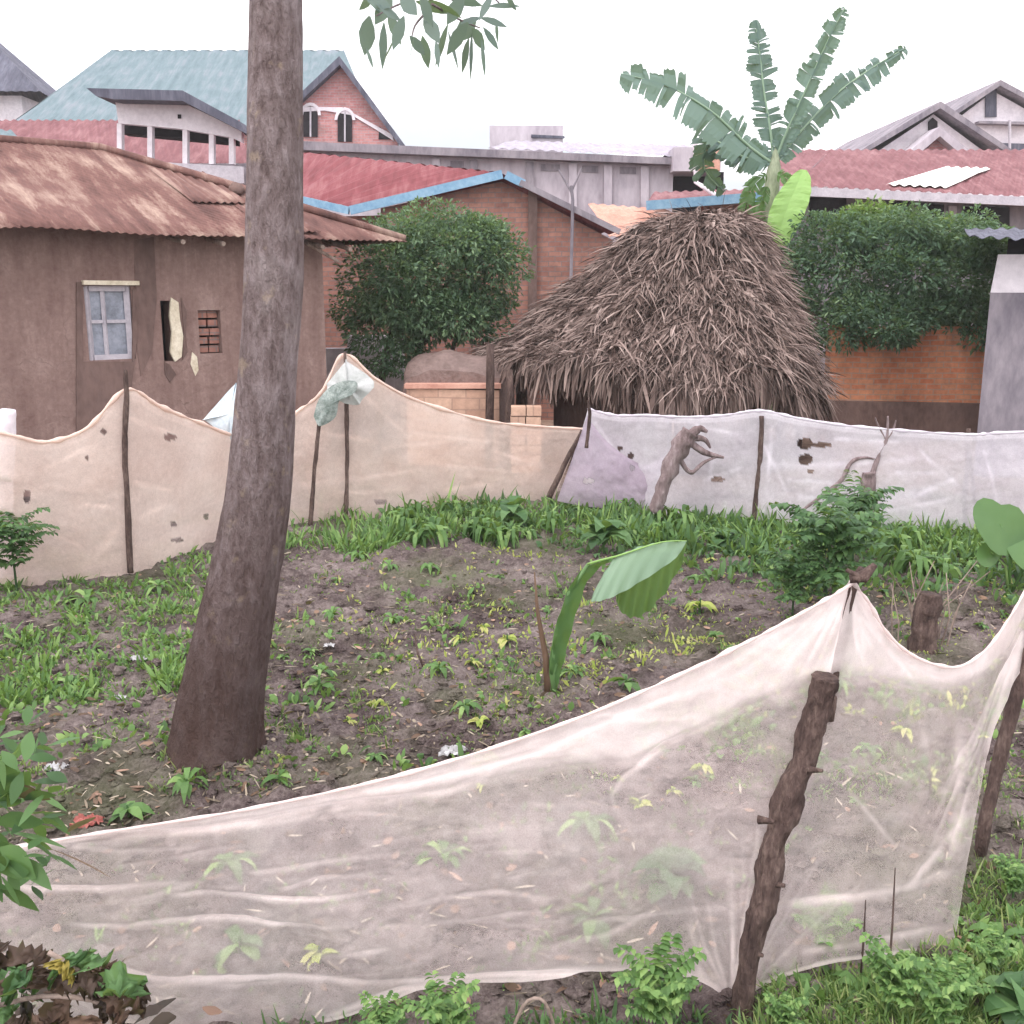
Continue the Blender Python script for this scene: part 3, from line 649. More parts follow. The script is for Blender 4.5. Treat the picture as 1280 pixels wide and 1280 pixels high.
# ------------------------------------------------------------------ thatched hut
def hut():
    Yc = 15.6
    prof = [(.05,270),(.30,276),(.43,297),(.55,338),(.72,388),(.86,435),(.97,474),(1.03,492)]
    cx = at(845,400,Yc).x
    t = thing('thatched_hut', 'round hut with shaggy brown banana leaf thatch hanging low over its mud wall', 'hut', (cx,Yc,0))
    ztab = [at(850, y, Yc-1.9*r).z for r, y in prof]
    rr = [p[0] for p in prof]
    def radius(a):     # footprint
        c, s_ = math.cos(a), math.sin(a)
        return 1/math.sqrt((c/(2.72 if c < 0 else 1.98))**2+(s_/2.25)**2)
    def surf(a, r):
        R = radius(a)*r*(1+.05*noise.noise(Vector((math.cos(a)*2, math.sin(a)*2, r*3))))
        z = float(np.interp(r, rr, ztab))
        if math.sin(a) < .2: z += (r**5)*float(np.interp(R*math.cos(a), [-2.9,-1.7,-1.1,-.62,-.45,.35,.5,1.0,1.15,2.0], [.34,.40,.36,.26,.02,.0,.27,.30,.02,-.14]))
        x = cx+.42*(1-r)+R*math.cos(a)
        z += .15*noise.fractal(Vector((math.cos(a)*3.5, math.sin(a)*3.5, r*4)),.8,2,3)
        if math.cos(a) < -.3: z -= .12*r*(1-r)*4*(-math.cos(a))
        return Vector((x, Yc+R*math.sin(a), z))
    mb = MB(); n, m = 72, 16; vs = [surf(2*PI*i/n, .03+1.0*j/(m-1)*.97) for j in range(m) for i in range(n)]
    fs = [(j*n+i, j*n+(i+1)%n, (j+1)*n+(i+1)%n, (j+1)*n+i) for j in range(m-1) for i in range(n)]+[tuple(range(n))]
    mb.add(vs, fs, .1); core = mb.build('thatch_base', M['thatch'], t)
    # layers of hanging leaves
    P, D, L, W, R = [], [], [], [], []
    N = 36000
    for i in range(N):
        r = math.sqrt(random.uniform(.001, 1.0)); a = random.uniform(PI*.98, PI*2.02) if random.random() < .8 else random.uniform(0, PI)
        r = min(r, 1.0); p = surf(a, r); q = surf(a, min(r+.05, 1.06)); dd = (q-p).normalized()
        out = Vector((math.cos(a), math.sin(a), .35)).normalized()
        lay = noise.fractal(Vector((a*9, r*11, 1)),.7,2,3)
        p = p+out*(random.uniform(.0,.10)+.10*lay); 
        dd = dd+out*random.uniform(.0,.8)+Vector((random.gauss(0,.75), random.gauss(0,.5), random.gauss(0,.42)))
        P.append(p); D.append(dd); lg = random.random() < .35; L.append(random.uniform(.25,.55) if lg else random.uniform(.06,.22)); W.append(random.uniform(.006,.022) if lg else random.uniform(.012,.05)); R.append(min(1,max(0,random.gauss(.5+.25*noise.noise(Vector((a*9,r*8,5))),.27))))
    for i in range(3600):    # fringe
        a = random.uniform(PI*.95, PI*2.05); p = surf(a, random.uniform(.94,1.03)); out = Vector((math.cos(a), math.sin(a), 0))
        P.append(p+out*random.uniform(0,.08)); D.append(Vector((random.gauss(0,.25), random.gauss(0,.2), -1))+out*random.uniform(-.1,.35))
        L.append(random.uniform(.2,.55)*(1+.5*noise.noise(Vector((a*5,0,0))))); W.append(random.uniform(.02,.06)); R.append(min(1,max(0,random.gauss(.38,.25))))
    mb = MB(); leaves(mb, P, D, L, W, .3, (.5,1,.8,.2), RNG.normal(0,.9,len(P)), np.array(R)); mb.build('thatch', M['thatch'], t)
    mb = MB(); n = 40; vs = []
    for z in (-.2, 1.6):
        for i in range(n): a = 2*PI*i/n; vs.append((cx+radius(a)*.66*math.cos(a), Yc+radius(a)*.66*math.sin(a), z))
    mb.add(vs, [(i,(i+1)%n,n+(i+1)%n,n+i) for i in range(n)]); mb.build('wall', M['mud_dark'], t, True)
    for a in (PI*1.12, PI*1.3, PI*1.5, PI*1.72, PI*1.9, PI*.9, PI*.5, PI*.1):
        mb = MB(); b = Vector((cx+radius(a)*.92*math.cos(a), Yc+radius(a)*.92*math.sin(a), -.1))
        mb.tube([b, b+Vector((.02,0,.7)), b+Vector((0,.02,1.35))], [.05,.045,.04], 8, .25, a); mb.build('post', M['log'], t, True)
hut()

# ------------------------------------------------------------------ yard bits between bush and hut
t = thing('low_adobe_wall', 'low wall of raw tan adobe blocks left of the thatched hut', 'wall', (-.8,14.6,0))
mb = MB(); Y = 14.2; a = at(508,486,Y); b = at(624,488,Y); mb.prism([(a.x,Y,-.1),(b.x,Y,-.1),(b.x,Y,b.z),(a.x,Y,a.z)], (0,.25,0)); mb.build('block_course', M['adobe'], t)
mb = MB(); mb.box(((a.x+b.x)/2, Y+.12, a.z+.035), (b.x-a.x+.05, .3, .06)); mb.build('clay_coping', M['clay'], t)
t = thing('adobe_block_stack', 'short stack of tan adobe blocks beside the hut wall', 'blocks', (.3,13.6,0))
for j in range(7):
    for i in range(2):
        mb = MB(); x0 = at(648,500,13.6).x+i*.2; mb.box((x0+random.uniform(-.01,.01), 13.6, .08+j*.125), (.19,.28,.115)); mb.build('block', M['adobe'], t)
mb = MB(); Y = 14.9; n = 26; pts = []
pr = [(505,478),(512,452),(530,441),(560,437),(600,443),(632,452),(640,484)]
for j in range(8):
    for i, (x, y) in enumerate(resample([at(x,y,Y) for x, y in pr], n) and [(0,0)]*0 or []): pass
top = resample([at(x,y,Y) for x, y in pr], n); vs = []
for j in range(9):
    w = j/8
    for i, p in enumerate(top):
        zz = p.z*(1-(abs(w-.35)*1.25)**2.2)
        vs.append((p.x+.03*noise.noise(Vector((i*.4,j*.6,0))), Y-.5+1.5*w, max(.2, zz)+.05*noise.noise(Vector((i*.35,j*.5,2)))))
mb.add(vs, [(j*n+i, j*n+i+1, (j+1)*n+i+1, (j+1)*n+i) for j in range(8) for i in range(n-1)])
front = [vs[i] for i in range(n)]; o = [(x, y-.02, -.1) for x, y, z in front]
mb.add(front+o, [(i, i+1, n+i+1, n+i) for i in range(n-1)])
tag(mb.build('tarpaulin_heap', M['tarp'], None, True), 'humped brown tarpaulin covering a heap between the bush and the hut', 'tarpaulin')
for (x, y0, y1, lb, nm) in ((634,535,462,'rough post just left of the thatch edge','post'),(610,500,430,'thin leaning pole behind the adobe wall under the bush','pole')):
    mb = MB(); Y = 14.0; p = at(x,y0,Y); q = at(x+3,y1,Y); mb.tube([Vector((p.x,Y,-.1)), p.lerp(q,.5)+Vector((.02,0,0)), q], [.06,.055,.05], 9, .3, x)
    tag(mb.build('timber_'+nm, M['log'], None, True), lb, nm)
mb = MB(); x = at(455,470,15.5); mb.box((at(400,440,17).x, 17, .7), (2.4,.2,1.5)); mb.box((at(470,440,17).x, 17.02, .8), (.9,.2,1.7))
tag(mb.build('white_wall', M['whitep']), 'pale whitewashed wall glimpsed below the round bush', 'wall')

# ------------------------------------------------------------------ bushes
def bush(name, label, lobes, n, mat, leafL=.09, trunks=(), dens_noise=1.0, cat='bush', jit=.16):
    c0 = lobes[0][0]; t = thing(name, label, cat, (c0[0], c0[1], 0))
    base_ = list(lobes); lobes = [(c, tuple(q*.86 for q in r)) for c, r in lobes]
    for c, r in base_:
        for _ in range(11):
            d = Vector((random.gauss(0,1), random.gauss(-.3,1), random.gauss(.1,1))).normalized(); q = random.uniform(.22,.42)*min(r[0],1.1); m_ = random.uniform(.72,.98)
            lobes.append(((c[0]+d.x*r[0]*m_, c[1]+d.y*r[1]*m_, c[2]+d.z*r[2]*m_), (q*1.15, q, q*random.uniform(.55,.9))))
    vol = np.array([l[1][0]*l[1][2] for l in lobes]); pick = RNG.choice(len(lobes), n, p=vol/vol.sum())
    P, D, L, W, R = [], [], [], [], []
    for k_ in pick:
        c, r = lobes[k_]; d = Vector((random.gauss(0,1), random.gauss(0,1), random.gauss(0,1))).normalized()
        if d.y > .3 and random.random() < .6: d.y = -d.y
        cl = noise.fractal(Vector((d.x*2.6+c[0]*3, d.y*2.6, d.z*2.6+k_)), .7, 2, 3)
        if random.random() < .10: rad = random.uniform(.4,.9)
        else: rad = 1+jit*cl*2.0+random.gauss(0,.05)+(random.random() < .04)*random.uniform(.03,.16)
        if cl < -.28 and random.random() < .75: rad *= .86
        p = Vector((c[0]+d.x*r[0]*rad, c[1]+d.y*r[1]*rad, c[2]+d.z*r[2]*rad))
        dd = d+Vector((random.gauss(0,.6), random.gauss(0,.6), random.gauss(.15,.5)))
        P.append(p); D.append(dd); L.append(leafL*random.uniform(.6,1.4)); W.append(leafL*random.uniform(.3,.55))
        R.append(min(1,max(0,.42+.3*cl+.22*math.sin(k_*2.4)+random.gauss(0,.16))))
    mb = MB(); leaves(mb, P, D, L, W, .3, (.3,1,.1), RNG.normal(0,1,len(P)), np.array(R)); mb.build('foliage', mat, t)
    for pts, r0, r1 in trunks:
        m = MB(); pts = resample(pts, 9); m.tube(pts, list(np.linspace(r0, r1, 9)), 8, .25, r0); m.build('trunk', M['log'], t, True)
def A3(px, py, Y): p = at(px, py, Y); return (p.x, p.y, p.z)
Y = 15.8
bush('round_bush', 'round dark green bush standing right of the mud house', [
  (A3(540,345,Y),(1.22,1.0,.92)), (A3(490,360,Y),(.85,.8,.95)), (A3(610,330,Y),(.66,.7,.70)), (A3(560,302,Y),(.80,.7,.48)), (A3(480,420,Y),(.65,.6,.55)), (A3(560,395,Y),(.8,.6,.42))],
  34000, M['leaf_bush'], .075,
  [([(at(470,500,Y).x,Y,-.1), A3(480,450,Y), A3(505,370,Y)], .07, .03), ([(at(500,500,Y).x,Y,-.1), A3(520,450,Y), A3(560,350,Y)], .08, .03), ([(at(560,500,Y).x,Y,-.1), A3(565,440,Y), A3(600,350,Y)], .05,.02)])
Y = 17.4
bush('hedge_bush', 'broad dark green shrub growing over the brick wall at right', [
  (A3(1080,340,Y),(1.35,1.0,.82)), (A3(1170,352,Y),(1.15,.9,.78)), (A3(1040,305,Y),(.75,.7,.52)), (A3(1115,300,Y),(.8,.7,.45)), (A3(1035,385,Y),(.75,.7,.65)), (A3(1215,360,Y-.6),(.62,.7,.85)), (A3(1195,300,Y),(.7,.6,.38)), (A3(1100,400,Y-.9),(.75,.4,.36)), (A3(1222,420,Y-.9),(.28,.3,.22))],
  40000, M['leaf_bush2'], .085, [([(at(1060,500,Y).x,Y,-.1), A3(1062,440,Y), A3(1075,350,Y)], .08, .03), ([(at(1150,500,Y).x,Y,-.1), A3(1152,430,Y), A3(1165,350,Y)], .08, .03)])
bush('grassy_scrub', 'pale dry scrub sprouting along the top of the right hedge', [(A3(1090,285,Y+.6),(.7,.4,.28)), (A3(1175,292,Y+.6),(.6,.4,.22))], 2500, M['grass'], .12, jit=.3)

# ------------------------------------------------------------------ banana plants
def banana_leaf(mb, pts, wid, tears, seed, hang=.25, both=True, res=60, side_hint=None):
    """blade of fine torn strips on both sides of the midrib; strips droop together in ragged groups"""
    rnd = random.Random(seed); res = int(res*2.2); C_ = resample(pts, res); vs, fs = [], []
    prof = lambda q: max(.10, math.sin(min(1, q*.90+.08)*PI))**.5
    for sgn in (-1, 1):
        i = 3
        while i < res-1:
            grp = rnd.choice((1,2,3,4,6,9)); gl = rnd.uniform(.72,1.05); gh = hang*rnd.uniform(.3,1.7); gs = rnd.uniform(.15,.45); gy = rnd.uniform(-.3,.3); j = min(i+grp, res-1); o = len(vs)
            tip = rnd.uniform(-.10,.12)
            for m_ in range(i, j+1):
                t0 = m_/(res-1); f_ = (m_-i)/max(1,j-i); L0 = wid*prof(t0)*gl*(1+.07*math.sin(m_*2.3+seed)+tip*(f_-.5))
                tang = (C_[min(m_+1,res-1)]-C_[m_-1]).normalized(); up = side_hint or Vector((0,-.35,1)).normalized()
                sd = (tang.cross(up).normalized()*sgn+Vector((0, gy, 0))).normalized()
                for q in (0, .35, .7, 1):
                    vs.append(C_[m_]+sd*L0*q+tang*(L0*q*gs)-tang*((f_-.5)*.05*wid*grp**.5*q*q)+Vector((0, .02*math.sin(q*5+i), -gh*L0*q*q)))
            for m_ in range(j-i):
                fs += [(o+m_*4+k_, o+m_*4+k_+1, o+m_*4+k_+5, o+m_*4+k_+4) for k_ in range(3)]
            i = j
            if rnd.random() < tears*.14: i += rnd.choice((1,2,4,6))
    mb.add(vs, fs, rnd.random())
def blade(mb, mid, wl, wr, dirl, dirr, n=22, fold=.15, wob=.03):
    C_ = resample(mid, n); vs = []; 
    for i, p in enumerate(C_):
        u = i/(n-1); w = max(.03, math.sin(PI*min(1,(u*.9+.07)))**.7)
        for q in (-1,-.66,-.33,0,.33,.66,1):
            dr = Vector(dirl) if q < 0 else Vector(dirr); ww = (wl if q < 0 else wr)*w*abs(q)
            off = dr*ww+Vector((0,0,-fold*abs(q)**2*ww))+Vector((0,wob*math.sin(i*1.7+q*2)*abs(q),0))
            vs.append(p+off)
    mb.add(vs, [(i*7+k_, i*7+k_+1, (i+1)*7+k_+1, (i+1)*7+k_) for i in range(n-1) for k_ in range(6)])
def rib(mb, pts, r0, r1, n=14): P_ = resample(pts, n); mb.tube(P_, list(np.linspace(r0, r1, n)), 6)
Y = 18.2; base = at(962,420,Y)
t = thing('banana_tree', 'banana tree with four ragged leaves raised against the sky behind the hut', 'banana tree', (base.x,Y,0))
mb = MB(); st = resample([Vector((base.x,Y,-.1)), at(962,380,Y), at(960,290,Y), at(964,240,Y), at(968,205,Y), at(970,185,Y)], 14)
mb.tube(st, list(np.linspace(.20,.11,11))+[.075,.045,.02], 12, .12); mb.build('stem', M_simple('banana_stem', (.14,.17,.10,1), (.34,.37,.26,1), 5, .7, (1,1,.3)), t, True)
top = at(967,200,Y)
LV = [([(967,205),(935,182),(890,140),(835,108),(776,92)], -.5, 3, .30),
      ([(967,200),(963,165),(955,115),(950,70),(944,25)], .3, 4, .22),
      ([(969,200),(985,160),(1008,110),(1035,50),(1056,10)], -.2, 5, .19),
      ([(970,202),(1000,165),(1045,118),(1090,85),(1132,60)], .5, 6, .20),
      ([(964,205),(925,195),(890,175),(880,210),(905,240)], .7, 8, .22)]
for pts, dy, sd_, wd in LV:
    L3 = [at(x, y, Y+dy*i/(len(pts)-1)) for i, (x, y) in enumerate(pts)]
    mb = MB(); vert = abs(pts[-1][0]-pts[0][0]) < 100
    banana_leaf(mb, L3, wd*1.25, .75, sd_, .35 if not vert else .15, res=40, side_hint=Vector((.15,-1,.25)).normalized() if True else None)
    lf = mb.build('leaf', M['leaf_ban'], t)
    mb = MB(); rib(mb, L3, .028, .008); mb.build('midrib', M['leaf_pale'], lf, True)
mb = MB(); L3 = [at(960,225,Y-.2), at(985,215,Y-.4), at(992,250,Y-.6), at(972,308,Y-.6)]
blade(mb, [at(972,308,Y-.6), at(976,285,Y-.6), at(986,255,Y-.55), at(996,232,Y-.45), at(1004,212,Y-.3)], .30, .30, (-.95,-.2,.1), (.95,-.2,-.1), n=24, fold=.1, wob=.02); mb.build('young_leaf', M['leaf_ban_y'], t)
for pts, sd_ in (([(960,215),(940,235),(932,262),(938,285)],21), ([(962,230),(948,262),(955,292),(965,318)],22), ([(970,215),(985,225),(990,240),(978,270)],23)):
    mb = MB(); banana_leaf(mb, [at(x,y,Y-.25) for x, y in pts], .16, .0, sd_, .2, res=24, side_hint=Vector((.2,-1,.2)).normalized()); mb.build('hanging_dead_leaf', M['weed_d'], t)

# sprout in the plot
b = gr(690,868); Ys = b.y
t = thing('banana_sprout', 'young banana sprout with one broad folded leaf in the middle of the plot', 'banana sprout', (b.x,Ys,0))
mb = MB(); mb.tube([Vector((b.x,Ys,-.05)), at(690,840,Ys), at(697,790,Ys), at(712,740,Ys), at(735,705,Ys)], [.035,.03,.022,.014,.009], 10); mb.build('stem', M['leaf_sprout'], t, True)
mb = MB(); mb.tube([Vector((b.x-.015,Ys-.02,-.05)), at(682,820,Ys), at(672,765,Ys), at(668,715,Ys)], [.03,.02,.012,.004], 8); mb.build('spear_shoot', M['dry'], t, True)
# upright left blade folded along its rib
mb = MB(); blade(mb, [at(690,862,Ys-.02), at(695,820,Ys-.03), at(706,770,Ys-.03), at(728,718,Ys), at(765,697,Ys+.05)], .045, .085, (-.75,-.2,.3), (.7,.3,-.25), fold=.1); lf = mb.build('upright_leaf', M['leaf_sprout'], t, True)
# broad leaf: midrib arches right, one half hangs pale towards the viewer, the other dark behind
mb = MB(); blade(mb, [at(752,722,Ys-.10), at(768,700,Ys-.10), at(795,686,Ys-.09), at(825,679,Ys-.06), at(858,677,Ys-.02)], .015, .29, (-.1,.2,.4), (-.50,-.35,-.80), n=26, fold=.10, wob=.010); lf = mb.build('arching_leaf', M['leaf_pale'], t, True)
mb = MB(); blade(mb, [at(775,708,Ys-.05), at(800,692,Ys-.05), at(830,684,Ys-.03), at(859,677,Ys)], .02, .42, (-.1,.2,.3), (-.12,.25,-1), n=26, fold=.05, wob=.03); mb.build('hanging_half_leaf', M['weed_d'], t, True)
mb = MB(); rib(mb, [at(735,705,Ys-.02), at(752,700,Ys-.08), at(775,694,Ys-.11), at(825,678,Ys-.08), at(858,676,Ys-.03)], .008, .003); mb.build('midrib', M['leaf_ban_y'], lf, True)

# ------------------------------------------------------------------ main tree
t0 = gr(272,952); Yt = t0.y
t = thing('leaning_tree', 'tall bare purplish grey trunk leaning right with leaves hanging at the top', 'tree', (t0.x,Yt,0))
cl = [(262,985,76,0),(268,960,64,0),(270,930,57,0),(276,880,53,0),(286,820,50,0),(296,765,47,0),(309,700,44,0),(322,620,40,0),(329,540,38,0),(335,460,36.5,0),(340,380,36,.02),(342,300,35.5,.03),(343,200,35,.05),(344,100,34,.1),(345,0,33,.15),(346,-150,31,.2),(350,-330,29,.2),(365,-520,26,.1)]
pts, rad = [], []
for x, y, r, dy in cl:
    p = at(x, y, Yt+dy); pts.append((p.x, p.y, p.z, r*(Yt+dy)/F/ray(x,y).y))
R_ = resample(pts, 130); mb = MB()
vs = []; n = 56
for i, q in enumerate(R_):
    for k_ in range(n):
        a = 2*PI*k_/n; c, s_ = math.cos(a), math.sin(a)
        nz = noise.fractal(Vector((c*1.5, s_*1.5, q[2]*1.6)), .8, 2.1, 5); ver = noise.noise(Vector((c*7, s_*7, q[2]*2.2)))
        low = math.exp(-max(0,q[2])/.16); butt = 1+low*(.10+.26*max(0,math.cos(2.5*a+.7)))
        crk = noise.noise(Vector((c*11+3, s_*11, q[2]*3.5))); rr = q[3]*(1+.055*nz+.02*ver-.035*max(0,crk-.1))*butt
        vs.append((q[0]+c*rr, q[1]+s_*rr, q[2]))
mb.add(vs, [(i*n+k_, i*n+(k_+1)%n, (i+1)*n+(k_+1)%n, (i+1)*n+k_) for i in range(len(R_)-1) for k_ in range(n)])
# trunk bark with mottling, lichen and damp foot (real colouring of the bark)
k = NT('tree_bark'); v = k.coord((1,1,.35)); w = k.coord()
n1 = k.noise(v, 4, 6, .7, .3); n2 = k.noise(v, 26, 5, .7); n3 = k.noise(w, 2.3, 5, .6); n5 = k.noise(w, 9, 4, .6)
col = k.ramp(k.math('ADD', k.math('MULTIPLY', n1, .5), k.math('MULTIPLY', n2, .5)), [(.36,(.085,.058,.054,1)), (.5,(.195,.15,.148,1)), (.64,(.32,.265,.27,1))])
col = k.mix(k.math('MULTIPLY', k.ramp(n3, [(.56,(0,0,0)),(.68,(1,1,1))]), .4), col, (.38,.33,.32,1))
col = k.mix(k.math('MULTIPLY', k.ramp(n5, [(.60,(0,0,0)),(.68,(1,1,1))]), .45), col, (.36,.28,.20,1))
sx = k.n('ShaderNodeSeparateXYZ'); k.l(w, sx.inputs[0])
mr = k.n('ShaderNodeMapRange'); mr.inputs[1].default_value = .2; mr.inputs[2].default_value = 1.9; mr.inputs[3].default_value = .85; mr.inputs[4].default_value = 0
k.l(k.math('ADD', sx.outputs[2], k.math('MULTIPLY', k.math('SUBTRACT', n3, .5), 1.2)), mr.inputs[0])
col = k.mix(mr.outputs[0], col, (.055,.032,.026,1))     # mossy, rain-splashed foot
treebark = k.finish(col, .95, k.math('ADD', n1, n2), 1., .05, .08)
mb.build('trunk', treebark, t, True)
# knots
for px, py, r in ((330,195,.0),):
    if r:
        m = MB(); p = at(px,py,Yt-.0); m.tube([p-Vector((.02,0,0)), p+Vector((.03,-.02,.01))], [r*1.2, r], 10, .3); m.build('knot', treebark, t, True)
top = Vector(R_[-1][:3]); 
def limb(pts, r0, r1, name='limb', lm=None):
    P_ = resample(pts, 14); m = MB(); m.tube(P_, list(np.linspace(r0, r1, 14)), 9, .15, r0*9); m.build(name, treebark, t, True); return P_
tips = []
P0 = Vector(R_[-14][:3])
tips.append(limb([top, top+Vector((-.5,.3,.9)), top+Vector((-1.5,.6,1.9))], .10, .03))
tips.append(limb([top, top+Vector((.5,.2,1.0)), top+Vector((1.2,.5,2.2))], .10, .03))
tips.append(limb([P0, P0+Vector((.7,-.1,.5)), P0+Vector((1.6,-.2,.75)), P0+Vector((2.4,-.2,.7))], .07, .02))
tips.append(limb([top, top+Vector((0,-.5,1.0)), top+Vector((.2,-1.2,1.7))], .08, .03))
P, D = [], []
for tp in tips:
    for i in range(150):
        b_ = tp[random.randint(6, 13)]; P.append(b_+Vector((random.gauss(0,.4), random.gauss(0,.4), random.gauss(.15,.3)))); D.append(Vector((random.gauss(0,1), random.gauss(0,1), random.gauss(-.2,.7))))
mb = MB(); leaves(mb, P, D, RNG.uniform(.12,.2,len(P)), RNG.uniform(.05,.08,len(P)), .5, (.15,.8,1,.6,.05)); mb.build('crown', M['leaf_tree'], t)
# spray hanging into the top of the view
Yh = Yt-.35
sp_ = limb([tips[2][9], at(560,-120,Yh), at(545,-30,Yh), at(535,15,Yh)], .02, .006, 'hanging_twig')
tw = [[(560,-60),(600,-20),(625,5)],[(545,-10),(500,5),(470,20)],[(540,5),(575,25),(600,35)],[(538,10),(520,30),(515,45)]]
mb = MB(); P, D, L, W = [], [], [], []
for q in tw:
    C_ = resample([at(x,y,Yh+random.uniform(-.1,.1)) for x, y in q], 8); mb.tube(C_, list(np.linspace(.006,.003,8)), 5)
mb.build('twig', treebark, t)
spec_ = [(462,20,456,62,30),(480,28,478,78,16),(488,8,462,0,22),(497,42,480,72,14),(505,20,492,56,20),(512,45,530,65,22),(520,35,510,80,22),(528,45,535,80,20),(545,50,548,80,10),(560,30,545,75,18),
         (585,28,560,62,26),(575,30,600,20,20),(590,35,605,58,22),(600,22,632,30,14),(590,40,588,92,14),(602,50,606,90,8),(610,8,648,4,10),(520,2,560,12,24),(500,-5,520,14,26),(470,-8,450,8,18),(540,0,575,18,18),(555,-6,600,2,18),(470,5,500,22,24),(632,-5,645,10,10),(455,-4,478,14,22),(620,25,622,50,6),(595,25,570,45,30),(560,38,572,80,16),(604,34,622,58,12),(485,15,500,50,18),(530,20,548,48,24),(458,60,466,82,6),(586,48,578,85,18),(490,-5,470,25,26),(525,-8,540,28,26),(580,-5,560,25,24),(615,-6,600,20,14)]
for x0,y0,x1,y1,w_ in spec_:
    Y1 = Yh+random.uniform(-.2,.2); a, b = at(x0,y0,Y1), at(x1,y1,Y1+random.uniform(-.06,.06)); P.append(a); D.append(b-a); L.append((b-a).length*1.1); W.append(w_*Y1/F*.72)
mb = MB(); leaves(mb, P, D, L, W, .12, (.12,.75,1,.7,.05), RNG.normal(PI/2,.7,len(P))); mb.build('hanging_leaves', M['leaf_tree'], t)

# ------------------------------------------------------------------ nets
def seg_dist(X, Yv, pl):
    d = np.full(X.shape, 1e9); fr = np.zeros(X.shape); tot = sum(math.hypot(b[0]-a[0], b[1]-a[1]) for a, b in zip(pl[:-1], pl[1:])); acc = 0.
    for (x0,y0),(x1,y1) in zip(pl[:-1], pl[1:]):
        dx, dy = x1-x0, y1-y0; L2 = dx*dx+dy*dy; u = np.clip(((X-x0)*dx+(Yv-y0)*dy)/L2, 0, 1)
        q = np.hypot(X-x0-u*dx, Yv-y0-u*dy); fr = np.where(q < d, (acc+u*math.sqrt(L2))/tot, fr); d = np.minimum(d, q); acc += math.sqrt(L2)
    return d, fr
def net(name, tops, bots, nu, nv, mat, parent, dens, folds=(), holes=(), band=None, amp=.03, belly=.05, seed=0, band_d=.75, hem=.9, fs=(3.,1.2), cres=0, gath=()):
    T = resample(tops, nu); B = resample(bots, nu)
    T = np.array([list(p) for p in T]); B = np.array([list(p) for p in B])
    v = np.linspace(0, 1, nv)[:,None,None]; P = T[None]*(1-v)+B[None]*v
    X, Yp = proj(P)
    nzz = np.zeros((nv, nu)); n2 = np.zeros((nv, nu))
    for j in range(nv):
        for i in range(nu):
            p = P[j,i]; nzz[j,i] = noise.fractal(Vector((p[0]*fs[0]+seed, p[2]*fs[1]*2.2, seed)), .8, 2, 4)
            n2[j,i] = noise.fractal(Vector((p[0]*1.1, p[2]*13+.8*nzz[j,i]*2, seed+5)), .7, 2, 3)
    vv = np.linspace(0,1,nv)[:,None]
    off = amp*nzz*np.sin(vv*PI*.9+.15)+belly*np.sin(vv*PI)
    off += amp*.16*n2
    D = np.full((nv, nu), dens)+.07*nzz+.06*n2
    if band is not None:
        by = np.interp(X, [b[0] for b in band], [b[1] for b in band]); m = 1/(1+np.exp((Yp-by)/3.0))
        D = D*(1-m)+(band_d+.06*n2)*m
        off -= .012*np.exp(-((Yp-by)/5)**2)
    for pl, w_, s_ in folds:
        yy_ = Yp+3.5*np.sin(X*.021+pl[0][0])+2*nzz
        d, fr = seg_dist(X, yy_, pl); env = np.clip(np.minimum(fr/.22 if pl[0][1] > 760 and pl[0][1] < 1250 else 1, (1-fr)/.35), 0, 1)**.7*(.8+.35*np.sin(fr*9+pl[0][0]))
        gk = np.exp(-(d/w_)**2)*env; D += 1.5*s_*gk; off -= .016*gk*min(1,s_*3)
    D[:2] = np.maximum(D[:2], hem); D[2:4] = np.maximum(D[2:4], hem*.8); D[-2:] = np.maximum(D[-2:], hem*.75)
    D = np.clip(D, .08, 1.15)
    for cx, cy, rx, ry in holes:
        q = ((X-cx)/rx)**2+((Yp-cy)/ry)**2+.5*nzz; D[q < 1] = 0.
    P[...,1] -= off
    idx = np.arange(nu*nv).reshape(nv, nu); Fc = np.stack([idx[:-1,:-1], idx[:-1,1:], idx[1:,1:], idx[1:,:-1]], -1).reshape(-1,4)
    mb = MB(); mb.raw(P.reshape(-1,3), Fc, np.full(nu*nv, .5)); mb.d = D.reshape(-1)
    return mb.build(name, mat, parent, True)
def hemrope(name, tops, r, mat, parent, n=160, v=.95, jit=1.1):
    C_ = resample(tops, n); mb = MB(); mb.tube(C_, [r*(1+jit*noise.noise(Vector((i*.3,0,0)))) for i in range(n)], 7, .3, 2); mb.d = [v]*len(mb.v); return mb.build(name, mat, parent, True)
def crook(mb, pts, r, n=24, nn=12, rough=.22, seed=0):
    P_ = resample(pts, n); R_ = np.interp(np.linspace(0,1,n), np.linspace(0,1,len(r)), r); mb.tube(P_, list(R_), nn, rough, seed, fr=9)
def col_net(cols):
    T, B = [], []
    for xt, yt, xb, yb in cols:
        b_ = gr(xb, yb); T.append(at(xt, yt, b_.y)); B.append(Vector((b_.x, b_.y, b_.z-.02)))
    return T, B
